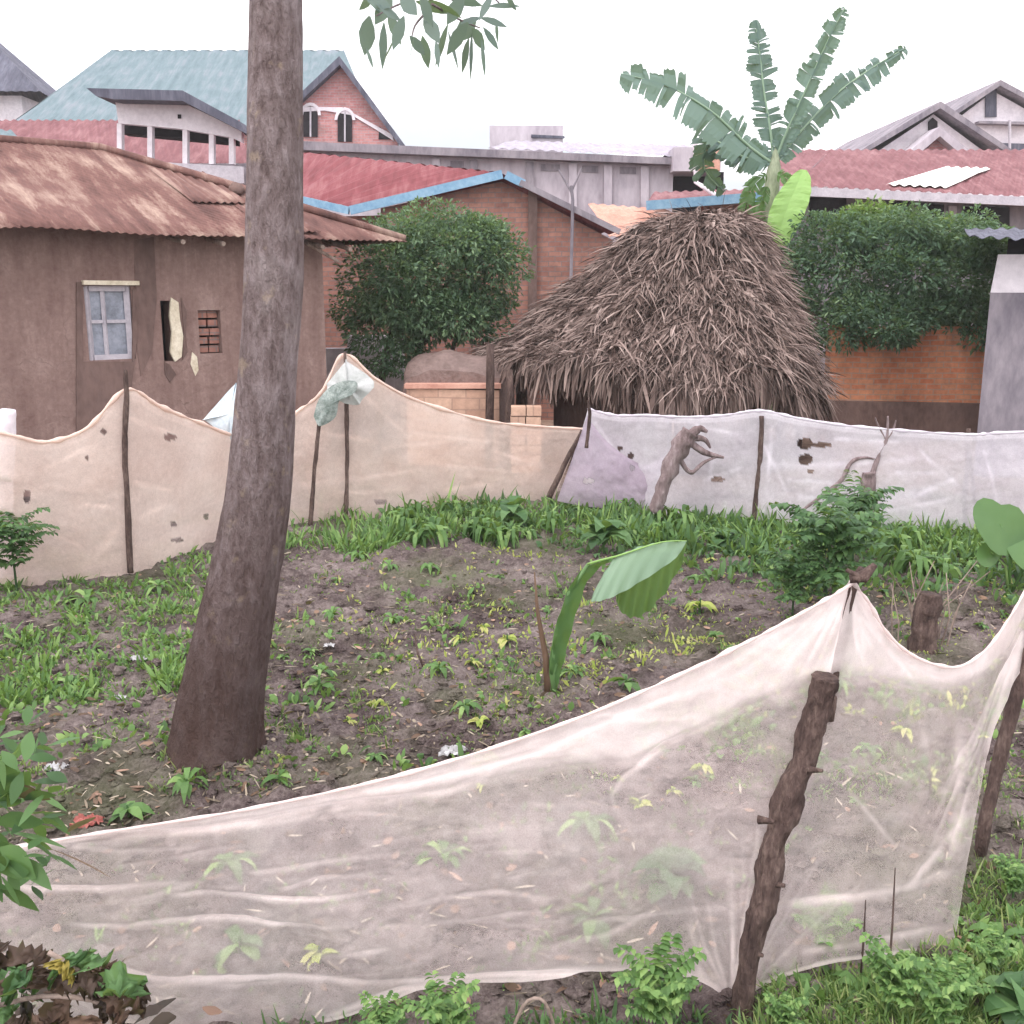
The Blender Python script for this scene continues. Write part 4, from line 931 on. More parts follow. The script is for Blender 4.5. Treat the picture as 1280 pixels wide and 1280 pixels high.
# near net fence
t = thing('net_fence', 'cream see through net fence in the foreground draped over a dark crooked post', 'net fence', gr(930,1275))
Yn = lambda px: np.interp(px, [-100,500,930,1065,1190,1290], [2.98,3.06,3.12,3.15,3.45,4.15])
tp = [(-110,1075),(-20,1066),(95,1045),(300,1012),(500,968),(700,905),(850,842),(960,788),(1040,744),(1066,728)]
tops = [at(x,y,Yn(x)) for x,y in tp]
bp = [(-110,1345),(-20,1340),(80,1325),(250,1296),(400,1280),(540,1236),(680,1226),(800,1214),(885,1232),(915,1262)]
bots = [at(x,y,Yn(x)+.0) for x,y in bp]
band = [(-110,1070),(95,1050),(320,1024),(480,1000),(600,975),(700,960),(790,950),(860,915),(940,876),(1020,846),(1070,842)]
folds = [([(-110,1108),(0,1104),(140,1104),(260,1100)],3,.4), ([(210,1114),(330,1112),(480,1107)],2.4,.42), ([(90,1146),(220,1143),(440,1146)],2.6,.42),
 ([(120,1190),(200,1208),(300,1217),(450,1222),(600,1222),(850,1216)],3.5,.45), ([(250,1085),(400,1075),(640,1040)],3,.12), ([(650,1180),(760,1165),(850,1120)],4,.12),
 ([(640,1222),(850,1212),(900,1225)],8,.25), ([(770,1020),(764,990),(778,972),(830,932),(900,895)],3,.3), ([(100,1050),(320,1026),(480,996),(560,985),(620,960)],3,.3),
 ([(880,1240),(868,1180),(860,1130)],5,.12), ([(400,1275),(500,1240),(560,1228),(640,1228)],5,.3), ([(130,1060),(300,1030),(640,985)],2,.1)]
def fan(o_, ends, n, w, s_, seed):
    r_ = random.Random(seed); out = []
    for _ in range(n):
        k_ = r_.randrange(len(ends)-1); u = r_.random(); e0, e1 = ends[k_], ends[k_+1]; ex, ey = e0[0]+(e1[0]-e0[0])*u, e0[1]+(e1[1]-e0[1])*u; f_ = r_.uniform(.5,1.05)
        mx_, my_ = o_[0]+(ex-o_[0])*.5+r_.uniform(-8,8), o_[1]+(ey-o_[1])*.5+r_.uniform(0,12)
        out.append(([o_, (o_[0]+(mx_-o_[0])*f_, o_[1]+(my_-o_[1])*f_), (o_[0]+(ex-o_[0])*f_, o_[1]+(ey-o_[1])*f_)], w*r_.uniform(.6,1.3), s_*r_.uniform(.4,1.3)))
    return out
gath = []
rw = random.Random(4)
for _ in range(20):
    x0 = rw.uniform(-60,760); y0 = rw.uniform(1060,1235) if x0 < 350 else rw.uniform(1000-x0*.05,1210); l_ = rw.uniform(80,300)
    folds.append(([(x0,y0),(x0+l_*.5,y0+rw.uniform(-8,8)-l_*.02),(x0+l_,y0+rw.uniform(-14,14)-l_*.06)], rw.uniform(1.6,3.2), rw.uniform(.04,.15)))
folds += fan((1066,730), [(700,930),(860,930),(980,870),(1035,850)], 15, 3.0, .10, 3)+fan((916,1258), [(640,1200),(800,1120),(880,1000),(960,960)], 10, 3.2, .12, 5)
folds += [([(500,985),(700,925),(860,865),(1000,800)],4,.12), ([(420,1000),(560,965),(700,935)],2.5,.2), ([(0,1060),(150,1062),(260,1050)],3,.15), ([(480,1130),(620,1105),(700,1110)],3,.15)]
net('net', tops, bots, 330, 120, M['net'], t, .36, folds, (), band, .035, .04, 1, .76, .95, gath=gath)
hemrope('top_hem', [p+Vector((0,-.006,0)) for p in tops], .0055, M['net'], t)
tp2 = [(1066,728),(1085,752),(1108,790),(1135,815),(1165,829),(1200,832),(1235,808),(1262,770),(1285,728),(1320,650)]
tops2 = [at(x,y,Yn(x)) for x,y in tp2]
bp2 = [(915,1262),(950,1235),(1000,1215),(1050,1203),(1100,1196),(1145,1190),(1188,1186),(1212,1060),(1240,930),(1292,800)]
bots2 = [at(x,y,Yn(max(x,1000))+(.0 if x < 1200 else .05)) for x,y in bp2]
band2 = [(1000,846),(1060,846),(1110,850),(1180,865),(1225,850),(1260,815),(1320,700)]
folds2 = [([(960,1137),(1070,1127),(1140,1108),(1200,1085)],5,.28), ([(1000,1190),(1100,1172),(1190,1160)],4,.25), ([(1130,1115),(1180,1060),(1222,1008)],4,.22),
 ([(1075,740),(1120,800),(1170,845),(1220,838),(1280,760)],5,.22), ([(1070,760),(1120,825),(1180,852),(1240,835)],3,.15), ([(1200,900),(1205,1000),(1190,1080)],7,.18), ([(1150,900),(1180,1000)],5,.08), ([(1060,990),(1120,1060),(1190,1070)],3,.12)]
gath2 = []
folds2 += fan((1068,732), [(1060,850),(1100,860),(1180,870)], 7, 3, .12, 8)+fan((1282,790), [(1150,1050),(1195,1100),(1215,1060)], 12, 3, .16, 9)+fan((916,1258), [(960,1000),(1100,1130),(1190,1180)], 8, 3, .12, 10)
net('net', tops2, bots2, 200, 120, M['net'], t, .33, folds2, (), band2, .03, -.02, 4, .78, .95, gath=gath2)
hemrope('top_hem', [p+Vector((0,-.006,0)) for p in tops2], .0055, M['net'], t, 80)
mb = MB(); Yp = 3.04; b = gr(928,1278)
crook(mb, [Vector((b.x-.01,b.y,-.12)), at(930,1262,Yp), at(938,1190,Yp), at(958,1110,Yp+.01), at(972,1040,Yp+.02), at(992,985,Yp+.03), at(1010,930,Yp+.03), at(1024,880,Yp+.03), at(1031,846,Yp+.03)], [.030,.037,.031,.042,.039,.045,.037,.041,.046], 60, 22, .42, 3)
pst = mb.build('post', M['log'], t, True)
for px, py in ((975,1108),(948,1195),(1022,965),(962,1028)):
    m = MB(); p = at(px,py,Yp-.02); m.tube([p-Vector((.03,-.02,0)), p+Vector((.012,-.012,.01))], [.014,.006], 8, .3); m.build('knot', M['log'], pst, True)
mb = MB(); mb.tube([at(1031,847,Yp+.03), at(1031.5,844.5,Yp+.03)], [.043,.038], 20, .1); mb.build('cut_top', M['log'], pst)
mb = MB(); crook(mb, [at(1035,900,3.19), at(1050,800,3.19), at(1066,735,3.17), at(1078,710,3.15)], [.018,.017,.015,.012], 14, 9, .25); mb.build('support_stick', M['log'], t, True)
mb = MB(); mb.tube([at(1062,724,3.13), at(1080,722,3.12), at(1094,706,3.13)], [.014,.020,.008], 8, .5, 3); mb.tube([at(1058,712,3.13), at(1084,726,3.11)], [.008,.012], 7, .3); mb.build('knot_of_twine', M['log'], t, True)
mb = MB(); b = gr(1226,1064); crook(mb, [Vector((b.x,b.y,-.1)), at(1228,1050,4.05), at(1242,980,4.06), at(1262,900,4.08), at(1290,800,4.1), at(1305,700,4.1)], [.026,.026,.026,.03,.028,.024], 30, 12, .2, 8); mb.build('post', M['log'], t, True)
# far-left net fence
t = thing('net_fence', 'dirty cream net fence sagging between stakes in front of the mud house', 'net fence', gr(165,716))
T, B = col_net([(-70,520,-90,750),(-20,535,-20,738),(22,546,20,734),(60,552,60,728),(110,534,112,722),(158,487,162,716),(200,508,205,704),(252,529,240,690),(300,545,290,668),(345,530,345,660),(372,514,385,655),(402,490,400,654),(430,443,425,650),(470,474,465,647),(520,500,520,640),(600,524,600,630),(660,532,660,626),(728,536,692,622)])
net('net', T, B, 420, 60, M['net_l'], t, .66, [([(x_,y_),(x_+w_,y_+d_)],2.6,.12) for x_,y_,w_,d_ in ((60,580,70,-30),(165,520,60,25),(170,600,50,10),(50,660,60,30),(180,650,40,-20),(400,540,90,20),(440,480,70,60),(480,560,90,-6),(520,540,120,10),(420,620,100,-10),(620,560,60,20),(560,580,80,14),(300,560,30,60))]+[([(30,552),(110,545),(150,500)],4,.2), ([(110,628),(145,632)],2.5,.2),([(380,600),(440,596),(560,590)],3,.15),([(560,612),(600,606),(620,610)],4,.15),([(365,525),(410,492),(430,450)],5,.2),([(150,660),(120,700),(100,720)],6,.1)],
    [(213,546,8,4),(110,571,4,4),(222,674,8,3),(36,620,5,8),(218,655,4,3),(258,645,3,3),(476,627,8,3),(130,540,3,4)], None, .022, .03, 9, hem=.97, gath=[([(158,490),(100,600)],20,.1),([(430,450),(500,560),(420,640)],30,.1),([(430,450),(380,600)],24,.1)])
hemrope('top_hem', T, .016, M['net_l'], t, 200, 1.0)
for pl, r in (([(163,716),(160,640),(156,560),(158,500),(157,462)], .022), ([(388,658),(392,600),(398,540),(402,500)], .02), ([(432,650),(434,560),(431,440)], .02), ([(-40,740),(-38,520)], .03)):
    mb = MB(); Yy = gr(*pl[0]).y-.05; crook(mb, [at(x,y,Yy) for x,y in pl]+[], [r*1.2,r,r*1.1,r*.7], 20, 9, .3, r*50); mb.build('stake', M['log'], t, True)
mb = MB(); crook(mb, [at(686,622,11.3), at(706,580,11.3), at(728,538,11.3)], [.035,.03,.022], 16, 9, .25); mb.build('leaning_stake', M['log'], t, True)
def ragpatch(name, pts, Y, mat, parent, seed, th=.02):
    c = sum((at(x,y,Y) for x,y in pts), Vector())/len(pts); ring = resample([at(x,y,Y) for x,y in pts+[pts[0]]], 28)[:-1]
    mb = MB(); vs = [c+Vector((0,-.05,0))]; N_ = len(ring)
    for q in (.5, 1.0):
        for i, p in enumerate(ring): vs.append(c.lerp(p, q)+Vector((0,-.05*(1-q)+.05*noise.noise(Vector((i*.6,q*3,seed))),0)))
    fs = [(0,1+i,1+(i+1)%N_) for i in range(N_)]+[(1+i,1+N_+i,1+N_+(i+1)%N_,1+(i+1)%N_) for i in range(N_)]
    o = len(vs); vs += [v_+Vector((0,th,0)) for v_ in vs]; fs += [tuple(x+o for x in f)[::-1] for f in fs]
    mb.add(vs, fs); return mb.build(name, mat, parent, True)
tag(ragpatch('cloth', [(254,524),(256,522),(292,482),(296,480),(322,484),(322,540),(290,550),(286,547)], 9.95, M['cloth'], None, 3), 'pale blue white cloth hung on the net fence beside the trunk', 'cloth')
tag(ragpatch('rag', [(392,520),(398,500),(412,484),(430,476),(446,478),(442,492),(424,500),(420,520),(408,530),(398,532)], 10.35, M['rag'], None, 6), 'grey green rag tied to the stake right of the trunk', 'rag')
ragpatch('patch', [(408,480),(432,452),(434,452),(468,478),(452,500),(448,506),(430,504),(412,492)], 10.55, M['net_p2'], t, 9, .004)
# white post far left
t = thing('gate_post', 'short whitish post at the far left end of the net fence', 'post', gr(6,640)); 
mb = MB(); Yy = 8.6; crook(mb, [at(6,735,Yy), at(4,640,Yy), at(8,560,Yy), at(10,512,Yy)], [.075,.075,.07,.06], 16, 12, .12); mb.build('shaft', M['whitep'], t, True)
mb = MB(); mb.tube([at(-6,596,Yy-.08), at(14,600,Yy-.08)], [.02,.02], 7); mb.build('tie', M['rag'], t)
# far-right net fence
t = thing('net_fence', 'lilac white net fence with torn round holes in front of the thatched hut', 'net fence', gr(940,658))
T, B = col_net([(735,511,700,628),(770,519,760,636),(810,519,808,644),(855,521,850,648),(905,519,900,654),(951,513,940,658),(1000,523,1000,662),(1060,532,1060,664),(1130,538,1130,665),(1210,543,1208,665),(1245,541,1250,666),(1330,538,1340,668)])
net('net', T, B, 360, 60, M['net_r'], t, .60, [([(x_,y_),(x_+w_,y_+d_)],2.5,.14) for x_,y_,w_,d_ in ((745,530,40,60),(870,535,60,8),(880,600,50,-14),(965,530,-8,90),(985,600,90,12),(1045,545,90,10),(1075,640,120,-18),(1150,560,50,50),(1190,600,-60,30),(1230,560,20,80),(1120,590,60,4),(955,560,30,60))]+[([(960,580),(1040,585),(1150,570),(1280,560)],4,.12),([(1000,620),(1100,625),(1200,600)],4,.12),([(870,530),(890,570),(885,620)],3,.12)],
    [(1005,554,9,7),(1006,574,9,7),(1028,556,12,3),(1012,588,5,3),(896,599,9,3),(775,560,3,3),(788,570,4,4),(1100,620,2,2)], None, .022, .02, 15, hem=.97, gath=[([(735,515),(800,560),(850,570)],20,.1)])
hemrope('top_hem', T, .012, M['net_r'], t, 160, 1.0)
net('second_layer', [at(734,520,11.1), at(755,548,11.1), at(785,572,11.05), at(812,581,11.0), at(838,562,11.0)], [at(696,626,11.15), at(725,632,11.1), at(760,636,11.05), at(790,640,11.0), at(822,640,11.0)], 60, 40, M['net_p'], t, .80, [([(735,520),(760,555),(800,580),(830,572)],3,.3)], [(735,600,8,4),(790,585,3,3)], None, .05, .03, 31, hem=.95)
for pl, r in (([(941,660),(945,620),(951,560),(952,520)], .026), ([(1208,666),(1206,620),(1210,580),(1211,536)], .024), ([(1222,666),(1216,600),(1210,545)], .014), ([(733,560),(737,520),(735,500)], .018), ([(852,560),(857,520),(855,488)], .012)):
    mb = MB(); Yy = 10.42 if pl[0][0] > 900 else 10.9; crook(mb, [at(x,y,Yy) for x,y in pl], [r*1.1,r,r*.9], 16, 9, .3, r*60); mb.build('stake', M['log'], t, True)

# stumps and sticks along the fence
def solid_stick(name, lists, mat, label, cat, loc=None):
    t = thing(name, label, cat, loc); 
    for nm, pts, r, ro in lists: mb = MB(); crook(mb, pts, r, 26, 12, ro, r[0]*40); mb.build(nm, mat, t, True)
    return t
Yy = 10.4
solid_stick('uprooted_stump', [('trunk',[at(818,640,Yy), at(832,600,Yy), at(850,560,Yy), at(864,540,Yy)],[.07,.075,.09,.10],.35),
  ('root',[at(858,550,Yy), at(880,565,Yy), at(905,572,Yy)],[.04,.03,.012],.3), ('root',[at(856,548,Yy), at(878,548,Yy), at(888,560,Yy)],[.045,.03,.01],.3),
  ('root',[at(846,566,Yy), at(862,590,Yy), at(880,578,Yy), at(898,570,Yy)],[.03,.022,.01],.3), ('root',[at(864,544,Yy), at(874,536,Yy), at(884,540,Yy)],[.05,.04,.015],.3)],
  M['bark'], 'grey uprooted stump with clawing roots leaning on the lilac net', 'stump', (at(818,640,Yy).x,Yy,0))
Yy = 10.2
solid_stick('forked_sapling', [('trunk',[at(1086,650,Yy), at(1085,620,Yy), at(1086,590,Yy)],[.085,.08,.075],.3), ('branch',[at(1088,600,Yy), at(1098,570,Yy), at(1108,548,Yy), at(1110,520,Yy)],[.03,.026,.018,.008],.25),
  ('branch',[at(1106,552,Yy), at(1116,538,Yy), at(1120,525,Yy)],[.016,.012,.006],.2), ('branch',[at(1106,548,Yy), at(1098,532,Yy), at(1094,522,Yy)],[.012,.008,.005],.2)], M['bark'], 'cut stump sending up one forked bare shoot before the lilac net', 'stump', (at(1086,650,Yy).x,Yy,0))
solid_stick('twisted_branch', [('stick',[at(1000,640,Yy), at(1030,618,Yy), at(1052,600,Yy), at(1064,578,Yy), at(1080,572,Yy), at(1098,574,Yy)],[.012,.018,.022,.02,.016,.012],.3)], M['bark'], 'thin twisted dead branch lying against the lilac net left of the forked shoot', 'branch', (at(1000,640,Yy).x,Yy,0))
b = gr(1155,815)
solid_stick('old_stump', [('trunk',[Vector((b.x,b.y,-.06)), at(1157,780,b.y), at(1163,742,b.y)],[.095,.08,.075],.3)], M['log'], 'short dark cut stump behind the sagging foreground net', 'stump', (b.x,b.y,0))
mb = MB()
for i in range(16):
    x = random.uniform(1105,1190); b = gr(x,random.uniform(790,815)); mb.tube([b-Vector((0,0,.05)), b+Vector((random.gauss(0,.06),random.gauss(0,.05),.22)), b+Vector((random.gauss(0,.14),random.gauss(0,.1),random.uniform(.35,.55)))], [.006,.005,.003], 5)
tag(mb.build('dead_stalks', M['dryw']), 'clump of thin bare dead stalks around the short stump', 'stalks')

# ------------------------------------------------------------------ ground cover
def scatter(region, n, cond=None):
    out = []
    while len(out) < n:
        x0,y0,x1,y1 = region; px, py = random.uniform(x0,x1), random.uniform(y0,y1)
        if cond and not cond(px, py): continue
        p = gr(px, py); out.append((p.x, p.y, gz(p.x, p.y)-.005))
    return out
def tufts(name, label, pts, mat, h, w, per, spread=.05, droop=.5, prof=(.6,1,.7,.05), up=1.0, cat='grass', hs=None):
    P, D, L, W = [], [], [], []
    for q in pts:
        dens_ = noise.noise(Vector((q[0]*1.3, q[1]*1.3, 4))); k_ = max(1, int(per*(1+dens_)))
        hh = h*random.uniform(.5,1.3)*(1+.4*dens_); tone = random.random()
        for _ in range(k_):
            a = random.uniform(0,2*PI); r = random.uniform(0,spread)
            P.append((q[0]+r*math.cos(a), q[1]+r*math.sin(a), q[2])); D.append((math.cos(a)*random.uniform(.1,.9), math.sin(a)*random.uniform(.1,.9), up)); L.append(hh*random.uniform(.6,1.2)); W.append(w*random.uniform(.6,1.3))
    mb = MB(); leaves(mb, P, D, L, W, RNG.uniform(.1,droop*1.6,len(P)), prof); o = mb.build(name, mat); return tag(o, label, cat, kind='stuff')
ed = lambda x: np.interp(x, [0,60,165,240,290,390,520,690,850,940,1280],[734,728,716,690,668,655,642,628,650,660,664])
# strip along the far fence
pts = scatter((350,615,1290,730), 620, lambda x,y: ed(x)-2 < y < ed(x)+38+40*noise.noise(Vector((x*.012,0,0))) and noise.noise(Vector((x*.03,y*.05,2))) > -.25)
tufts('grass', 'rough green grass and weeds along the foot of the far net fences', pts, M['weed'], .30, .024, 9, .16, .9)
pts = scatter((480,610,1290,760), 520, lambda x,y: ed(x)-2 < y < ed(x)+30+np.interp(x,[480,900,1280],[10,50,80])*random.random())
tufts('leafy_weeds', 'dense mixed leafy weeds in front of the lilac net', pts, M['weed_d'], .24, .045, 9, .13, .9, (.2,1,.8,.05), cat='weeds')
# left weeds
pts = scatter((-20,690,262,880), 620, lambda x,y: y > ed(x)-2 and noise.noise(Vector((x*.018,y*.03,0))) > -.12)
tufts('grass', 'patchy green grass left of the leaning trunk', pts, M['weed'], .13, .022, 8, .08, .8)
# scattered sparse
pts = scatter((0,680,1290,1000), 2100, lambda x,y: y > ed(x)+6 and noise.noise(Vector((x*.010,y*.016,5))) > .05)
tufts('grass', 'sparse short grass blades dotted over the dark soil of the plot', pts, M['grass'], .06, .011, 7, .05, .8)
pts = scatter((520,680,1290,900), 900, lambda x,y: noise.noise(Vector((x*.011,y*.016,9))) > -.05)
tufts('grass', 'thin yellowish grass in the right half of the plot', pts, M['weed_y'], .05, .010, 6, .05, .9)
# low creepers behind the near net
pts = scatter((0,980,1240,1270), 330, lambda x,y: noise.noise(Vector((x*.008,y*.012,2))) > .0)
tufts('grass', 'short weeds on the soil seen through the foreground net', pts, M['weed'], .05, .012, 7, .05, .9)
# bank, lower right
pts = scatter((930,1080,1330,1420), 1500, lambda x,y: y > np.interp(x,[930,1190,1215,1280],[1262,1195,1075,1052]))
tufts('grass', 'dense grass on the bank at the lower right corner', pts, M['grass'], .11, .007, 12, .05, 1.0)
pts = scatter((960,1100,1330,1420), 260, lambda x,y: y > np.interp(x,[930,1190,1215,1280],[1270,1205,1085,1062]))
tufts('leafy_weeds', 'small round leaved weeds among the grass of the right bank', pts, M['weed'], .10, .030, 6, .06, .8, (.3,1,.9,.2), cat='weeds')
pts = scatter((300,1280,930,1440), 360)
tufts('grass', 'grass at the bottom edge below the near net', pts, M['weed_d'], .09, .012, 9, .06, 1.0)
pts = scatter((1180,870,1330,1060), 160)
tufts('grass', 'dry pale grass outside the net right of the dark stake', pts, M['grass'], .05, .008, 8, .05, .9)
# straw and dead leaves
def debris(name, label, pts, mat, l, w, cat):
    P = np.array(pts); P[:,2] += .012; n = len(P); a = RNG.uniform(0,2*PI,n); D = np.stack([np.cos(a), np.sin(a), RNG.normal(.05,.18,n)], 1)
    mb = MB(); leaves(mb, P, D, l*RNG.uniform(.4,1.5,n), w*RNG.uniform(.5,1.5,n), .1, (.5,1,.8,.2), RNG.normal(0,.5,n)); return tag(mb.build(name, mat), label, cat, kind='stuff')
pts = scatter((0,680,1290,960), 520, lambda x,y: y > ed(x)+16 and noise.noise(Vector((x*.012,y*.018,15))) > -.02)
tufts('leafy_weeds', 'low mixed leafy weeds creeping over the soil of the plot', pts, M['weed'], .095, .034, 6, .09, .8, (.25,1,.8,.05), cat='weeds')
pts = scatter((420,680,1290,900), 260, lambda x,y: y > ed(x)+16 and noise.noise(Vector((x*.012,y*.018,25))) > .0)
tufts('leafy_weeds', 'low yellow green weeds patching the right half of the plot', pts, M['weed_y'], .08, .022, 6, .09, .9, (.25,1,.8,.05), cat='weeds')
debris('straw_litter', 'pale straw and dry stalks littering the dark soil', scatter((-20,680,1290,1280), 3400, lambda x,y: y > ed(x)+4 and (y < np.interp(x,[95,500,850,1066,1165,1280],[1045,968,842,730,830,730]) or random.random() < .22)), M['straw'], .065, .009, 'straw')
debris('leaf_litter', 'brown dead leaves scattered over the plot', scatter((-20,700,1290,1280), 1700, lambda x,y: y > ed(x)+4 and (y < np.interp(x,[95,500,850,1066,1165,1280],[1045,968,842,730,830,730]) or random.random() < .25)), M['dry'], .05, .025, 'leaf litter')
debris('chaff', 'small pale flecks of chaff on the soil near the trunk', scatter((300,760,760,980), 700), M['straw'], .03, .014, 'chaff')
# soil clods
P_ = scatter((-20,720,1290,1270), 2600, lambda x,y: y > ed(x)+25); mb = MB()
for q in P_:
    r = random.uniform(.012,.05)*random.uniform(.6,1); c = Vector(q)+Vector((0,0,r*.3)); vs = []; 
    for j in range(4):
        ph = PI*(j+.5)/4
        for i in range(6):
            th = 2*PI*i/6+j*.4; d_ = Vector((math.sin(ph)*math.cos(th), math.sin(ph)*math.sin(th), math.cos(ph)*.7)); vs.append(c+d_*r*(1+.45*noise.noise(d_*2+Vector(q)*9)))
    mb.add(vs, [(j*6+i, j*6+(i+1)%6, (j+1)*6+(i+1)%6, (j+1)*6+i) for j in range(3) for i in range(6)]+[(5,4,3,2,1,0),(18,19,20,21,22,23)])
tag(mb.build('soil_clods', soil), 'crumbled dark clods of turned soil across the plot', 'clods', kind='stuff')

# ------------------------------------------------------------------ single plants
def rosette(n, L, W, up, droop, stem=.0, prof=(.15,.8,1,.7,.05), fans=1):
    P, D, Ls, Ws = [], [], [], []
    for i in range(n):
        a = 2*PI*i/n*1.618*2+random.gauss(0,.2); z = stem*random.uniform(.35,1)
        P.append((0,0,z)); D.append((math.cos(a), math.sin(a), up*random.uniform(.5,1.5))); Ls.append(L*random.uniform(.7,1.2)); Ws.append(W*random.uniform(.7,1.2))
    return P, D, Ls, Ws
def proto(name, cat, mat, n, L, W, up, droop, stem, prof=(.15,.8,1,.7,.05), pinn=False):
    t = thing(name, 'x', cat); P, D, Ls, Ws = rosette(n, L, W, up, droop, stem, prof)
    if pinn:        # pinnate: each leaf is a row of narrow leaflets
        P2, D2, L2, W2 = [], [], [], []
        for p, d, l in zip(P, D, Ls):
            d = Vector(d).normalized(); p = Vector(p); sd = d.cross(Vector((0,0,1))).normalized()
            for k_ in range(9):
                q = p+d*l*(k_+1)/9-Vector((0,0,.35*l*((k_+1)/9)**2))
                for s_ in (-1,1): P2.append(q); D2.append(d*.6+sd*s_+Vector((0,0,random.gauss(.1,.2)))); L2.append(l*.34*(1-.05*k_)); W2.append(l*.10)
        P, D, Ls, Ws = P2, D2, L2, W2
    mb = MB(); leaves(mb, P, D, Ls, Ws, droop, prof, RNG.normal(0,.35,len(P))); mb.build('leaves', mat, t)
    mb = MB(); mb.tube([(0,0,-.03),(.004,.002,stem*.5+.01),(0,0,stem+.02)], [.009,.007,.004], 6); mb.build('stem', M['weed_d'], t)
    return t
PR = dict(
 seed=[proto('seedling','seedling',M['weed'],9,.14,.045,.6,.7,.05) for _ in range(2)],
 yel=[proto('yellow_seedling','seedling',M['weed_y'],10,.15,.04,.7,.8,.06) for _ in range(2)],
 lance=[proto('lance_leaved_weed','weed',M['weed'],11,.30,.055,1.1,.9,.05) for _ in range(2)],
 maize=[proto('strappy_plant','plant',M['weed'],16,.42,.045,1.7,1.15,.14) for _ in range(2)],
 dark=[proto('dark_leafy_plant','plant',M['weed_d'],20,.34,.13,1.3,.8,.18) for _ in range(2)],
 fern=[proto('feathery_weed','weed',M['weed'],24,.22,.04,1.9,.7,.22,pinn=True) for _ in range(2)],
 fernd=[proto('tall_feathery_plant','plant',M['weed_d'],46,.30,.04,.8,.7,.50,pinn=True) for _ in range(1)])
used = set()
def put(kind, px, py, s, label, group=None, zoff=0):
    b = gr(px, py); z = gz(b.x, b.y)+zoff; pr = PR[kind]; i = random.randrange(len(pr)); o = pr[i]
    if id(o) not in used and o.name not in used:
        used.add(o.name); o.location = (b.x,b.y,z); o.rotation_euler = (0,0,random.uniform(0,6)); o.scale = (s,)*3; o['label'] = label
        if group: o['group'] = group
        return o
    q = dup(o, (b.x,b.y,z), random.uniform(0,6), s, label)
    if group: q['group'] = group
    elif 'group' in q: del q['group']
    return q
for a in [
 ('seed',400,868,1.25,'bright green seedling right of the trunk foot, brightest on the dark soil'),
 ('lance',448,700,.8,'light green tufted weed behind the trunk near the left net'),
 ('yel',333,812,.8,'small yellow green seedling touching the right side of the trunk'),
 ('yel',478,838,.7,'yellowish seedling right of the bright green one'),
 ('yel',634,806,.95,'yellow green seedling left of the banana sprout'),
 ('yel',875,765,1.5,'yellow leaved plant behind the drooping banana sprout leaf'),
 ('seed',782,866,1.2,'low green weed just right of the banana sprout base'),
 ('lance',235,1000,.75,'lance leaved bright weed at the foot of the trunk'),
 ('seed',160,1022,1.0,'broad flat leaf weed left of the trunk foot'),
 ('seed',350,986,.8,'small green weed above the near net hem'),
 ('yel',600,906,.8,'yellow weed close to the top edge of the near net'),
 ('lance',90,855,.9,'green weed at left on the dark soil'),
 ('lance',110,755,1.1,'tall green weed in the left grass below the net stake'),
 ('fernd',22,745,1.1,'bushy dark edged plant against the far left net'),
 ('lance',200,740,.8,'grassy weed left of the trunk at mid height'),
 ('dark',640,660,1.25,'dark green broad leaved plant in front of the corner of the nets'),
 ('maize',588,672,1.0,'strap leaved plant left of the dark broad leaved one'),
 ('maize',690,668,1.0,'strap leaved plant below the leaning stake'),
 ('dark',755,690,1.35,'large dark leafed plant just behind the banana sprout'),
 ('maize',830,680,1.0,'arching strap leaved plant under the uprooted stump'),
 ('maize',515,662,.85,'strap leaved plant at the foot of the cream net'),
 ('dark',905,690,.8,'dark leaved plant below the lilac net stake'),
 ('maize',1150,705,.9,'upright strap leaved plant right of the forked shoot'),
 ('maize',1215,712,.8,'pale strap leaved plant left of the big taro leaf'),
 ('fernd',1030,772,1.5,'tall feathery dark green plant rising behind the near net peak'),
 ('fernd',1065,715,1.3,'second feathery plant just beyond the tall one before the lilac net'),
 ('fernd',990,775,.9,'small feathery plant at the left foot of the tall feathery one'),
 ('fern',1030,1222,.75,'feathery bright green weed right of the dark crooked post'),
 ('fern',825,1312,1.0,'feathery bright green weed left of the dark crooked post'),
 ('fern',1105,1312,.75,'leafy bright weed at the bottom edge right of the post'),
 ('fern',1165,1335,.7,'leafy weed low on the grassy bank at the bottom right'),
 ('fern',560,1322,.75,'green weed under the lifted hem of the near net'),
 ('fern',480,1322,.6,'smaller green weed under the lifted hem further left'),
 ('fern',1265,1130,.6,'small fresh weed on the bank near the right edge'),
 ('lance',290,1090,.7,'pale weed blurred behind the left part of the near net'),
 ('lance',555,1075,.75,'yellow green weed behind the middle of the near net'),
 ('lance',735,1045,.8,'slender weed behind the near net left of the hooked fold'),
 ('yel',800,1010,.9,'yellow weed behind the near net beside the hooked fold'),
 ('seed',300,1190,1.4,'low leafy weed behind the lower left of the near net'),
 ('yel',400,1200,1.0,'yellow weed behind the lower folds of the near net'),
 ('dark',840,1120,.75,'rounded green plant behind the near net left of the post'),
 ('seed',740,1150,1.4,'wide low weed behind the near net below its middle'),
 ('yel',1130,920,.8,'yellow green weed behind the right panel of the near net'),
 ('fern',975,1318,.5,'leafy weed at the bottom edge just right of the crooked post'),
 ('fern',1235,1240,.5,'leafy weed on the bank below the right stake'),
 ('fern',1190,1295,.6,'taller leafy weed at the bottom right among the bank grass'),
 ('lance',1250,1190,.7,'grassy weed on the bank near the right edge'),
 ('lance',1075,1265,.7,'grassy weed under the two thin twigs'),
 ('dark',1268,1310,.7,'dark leafy weed in the bottom right corner'),
]: put(*a)
g2 = 'strappy plants along the far fence'
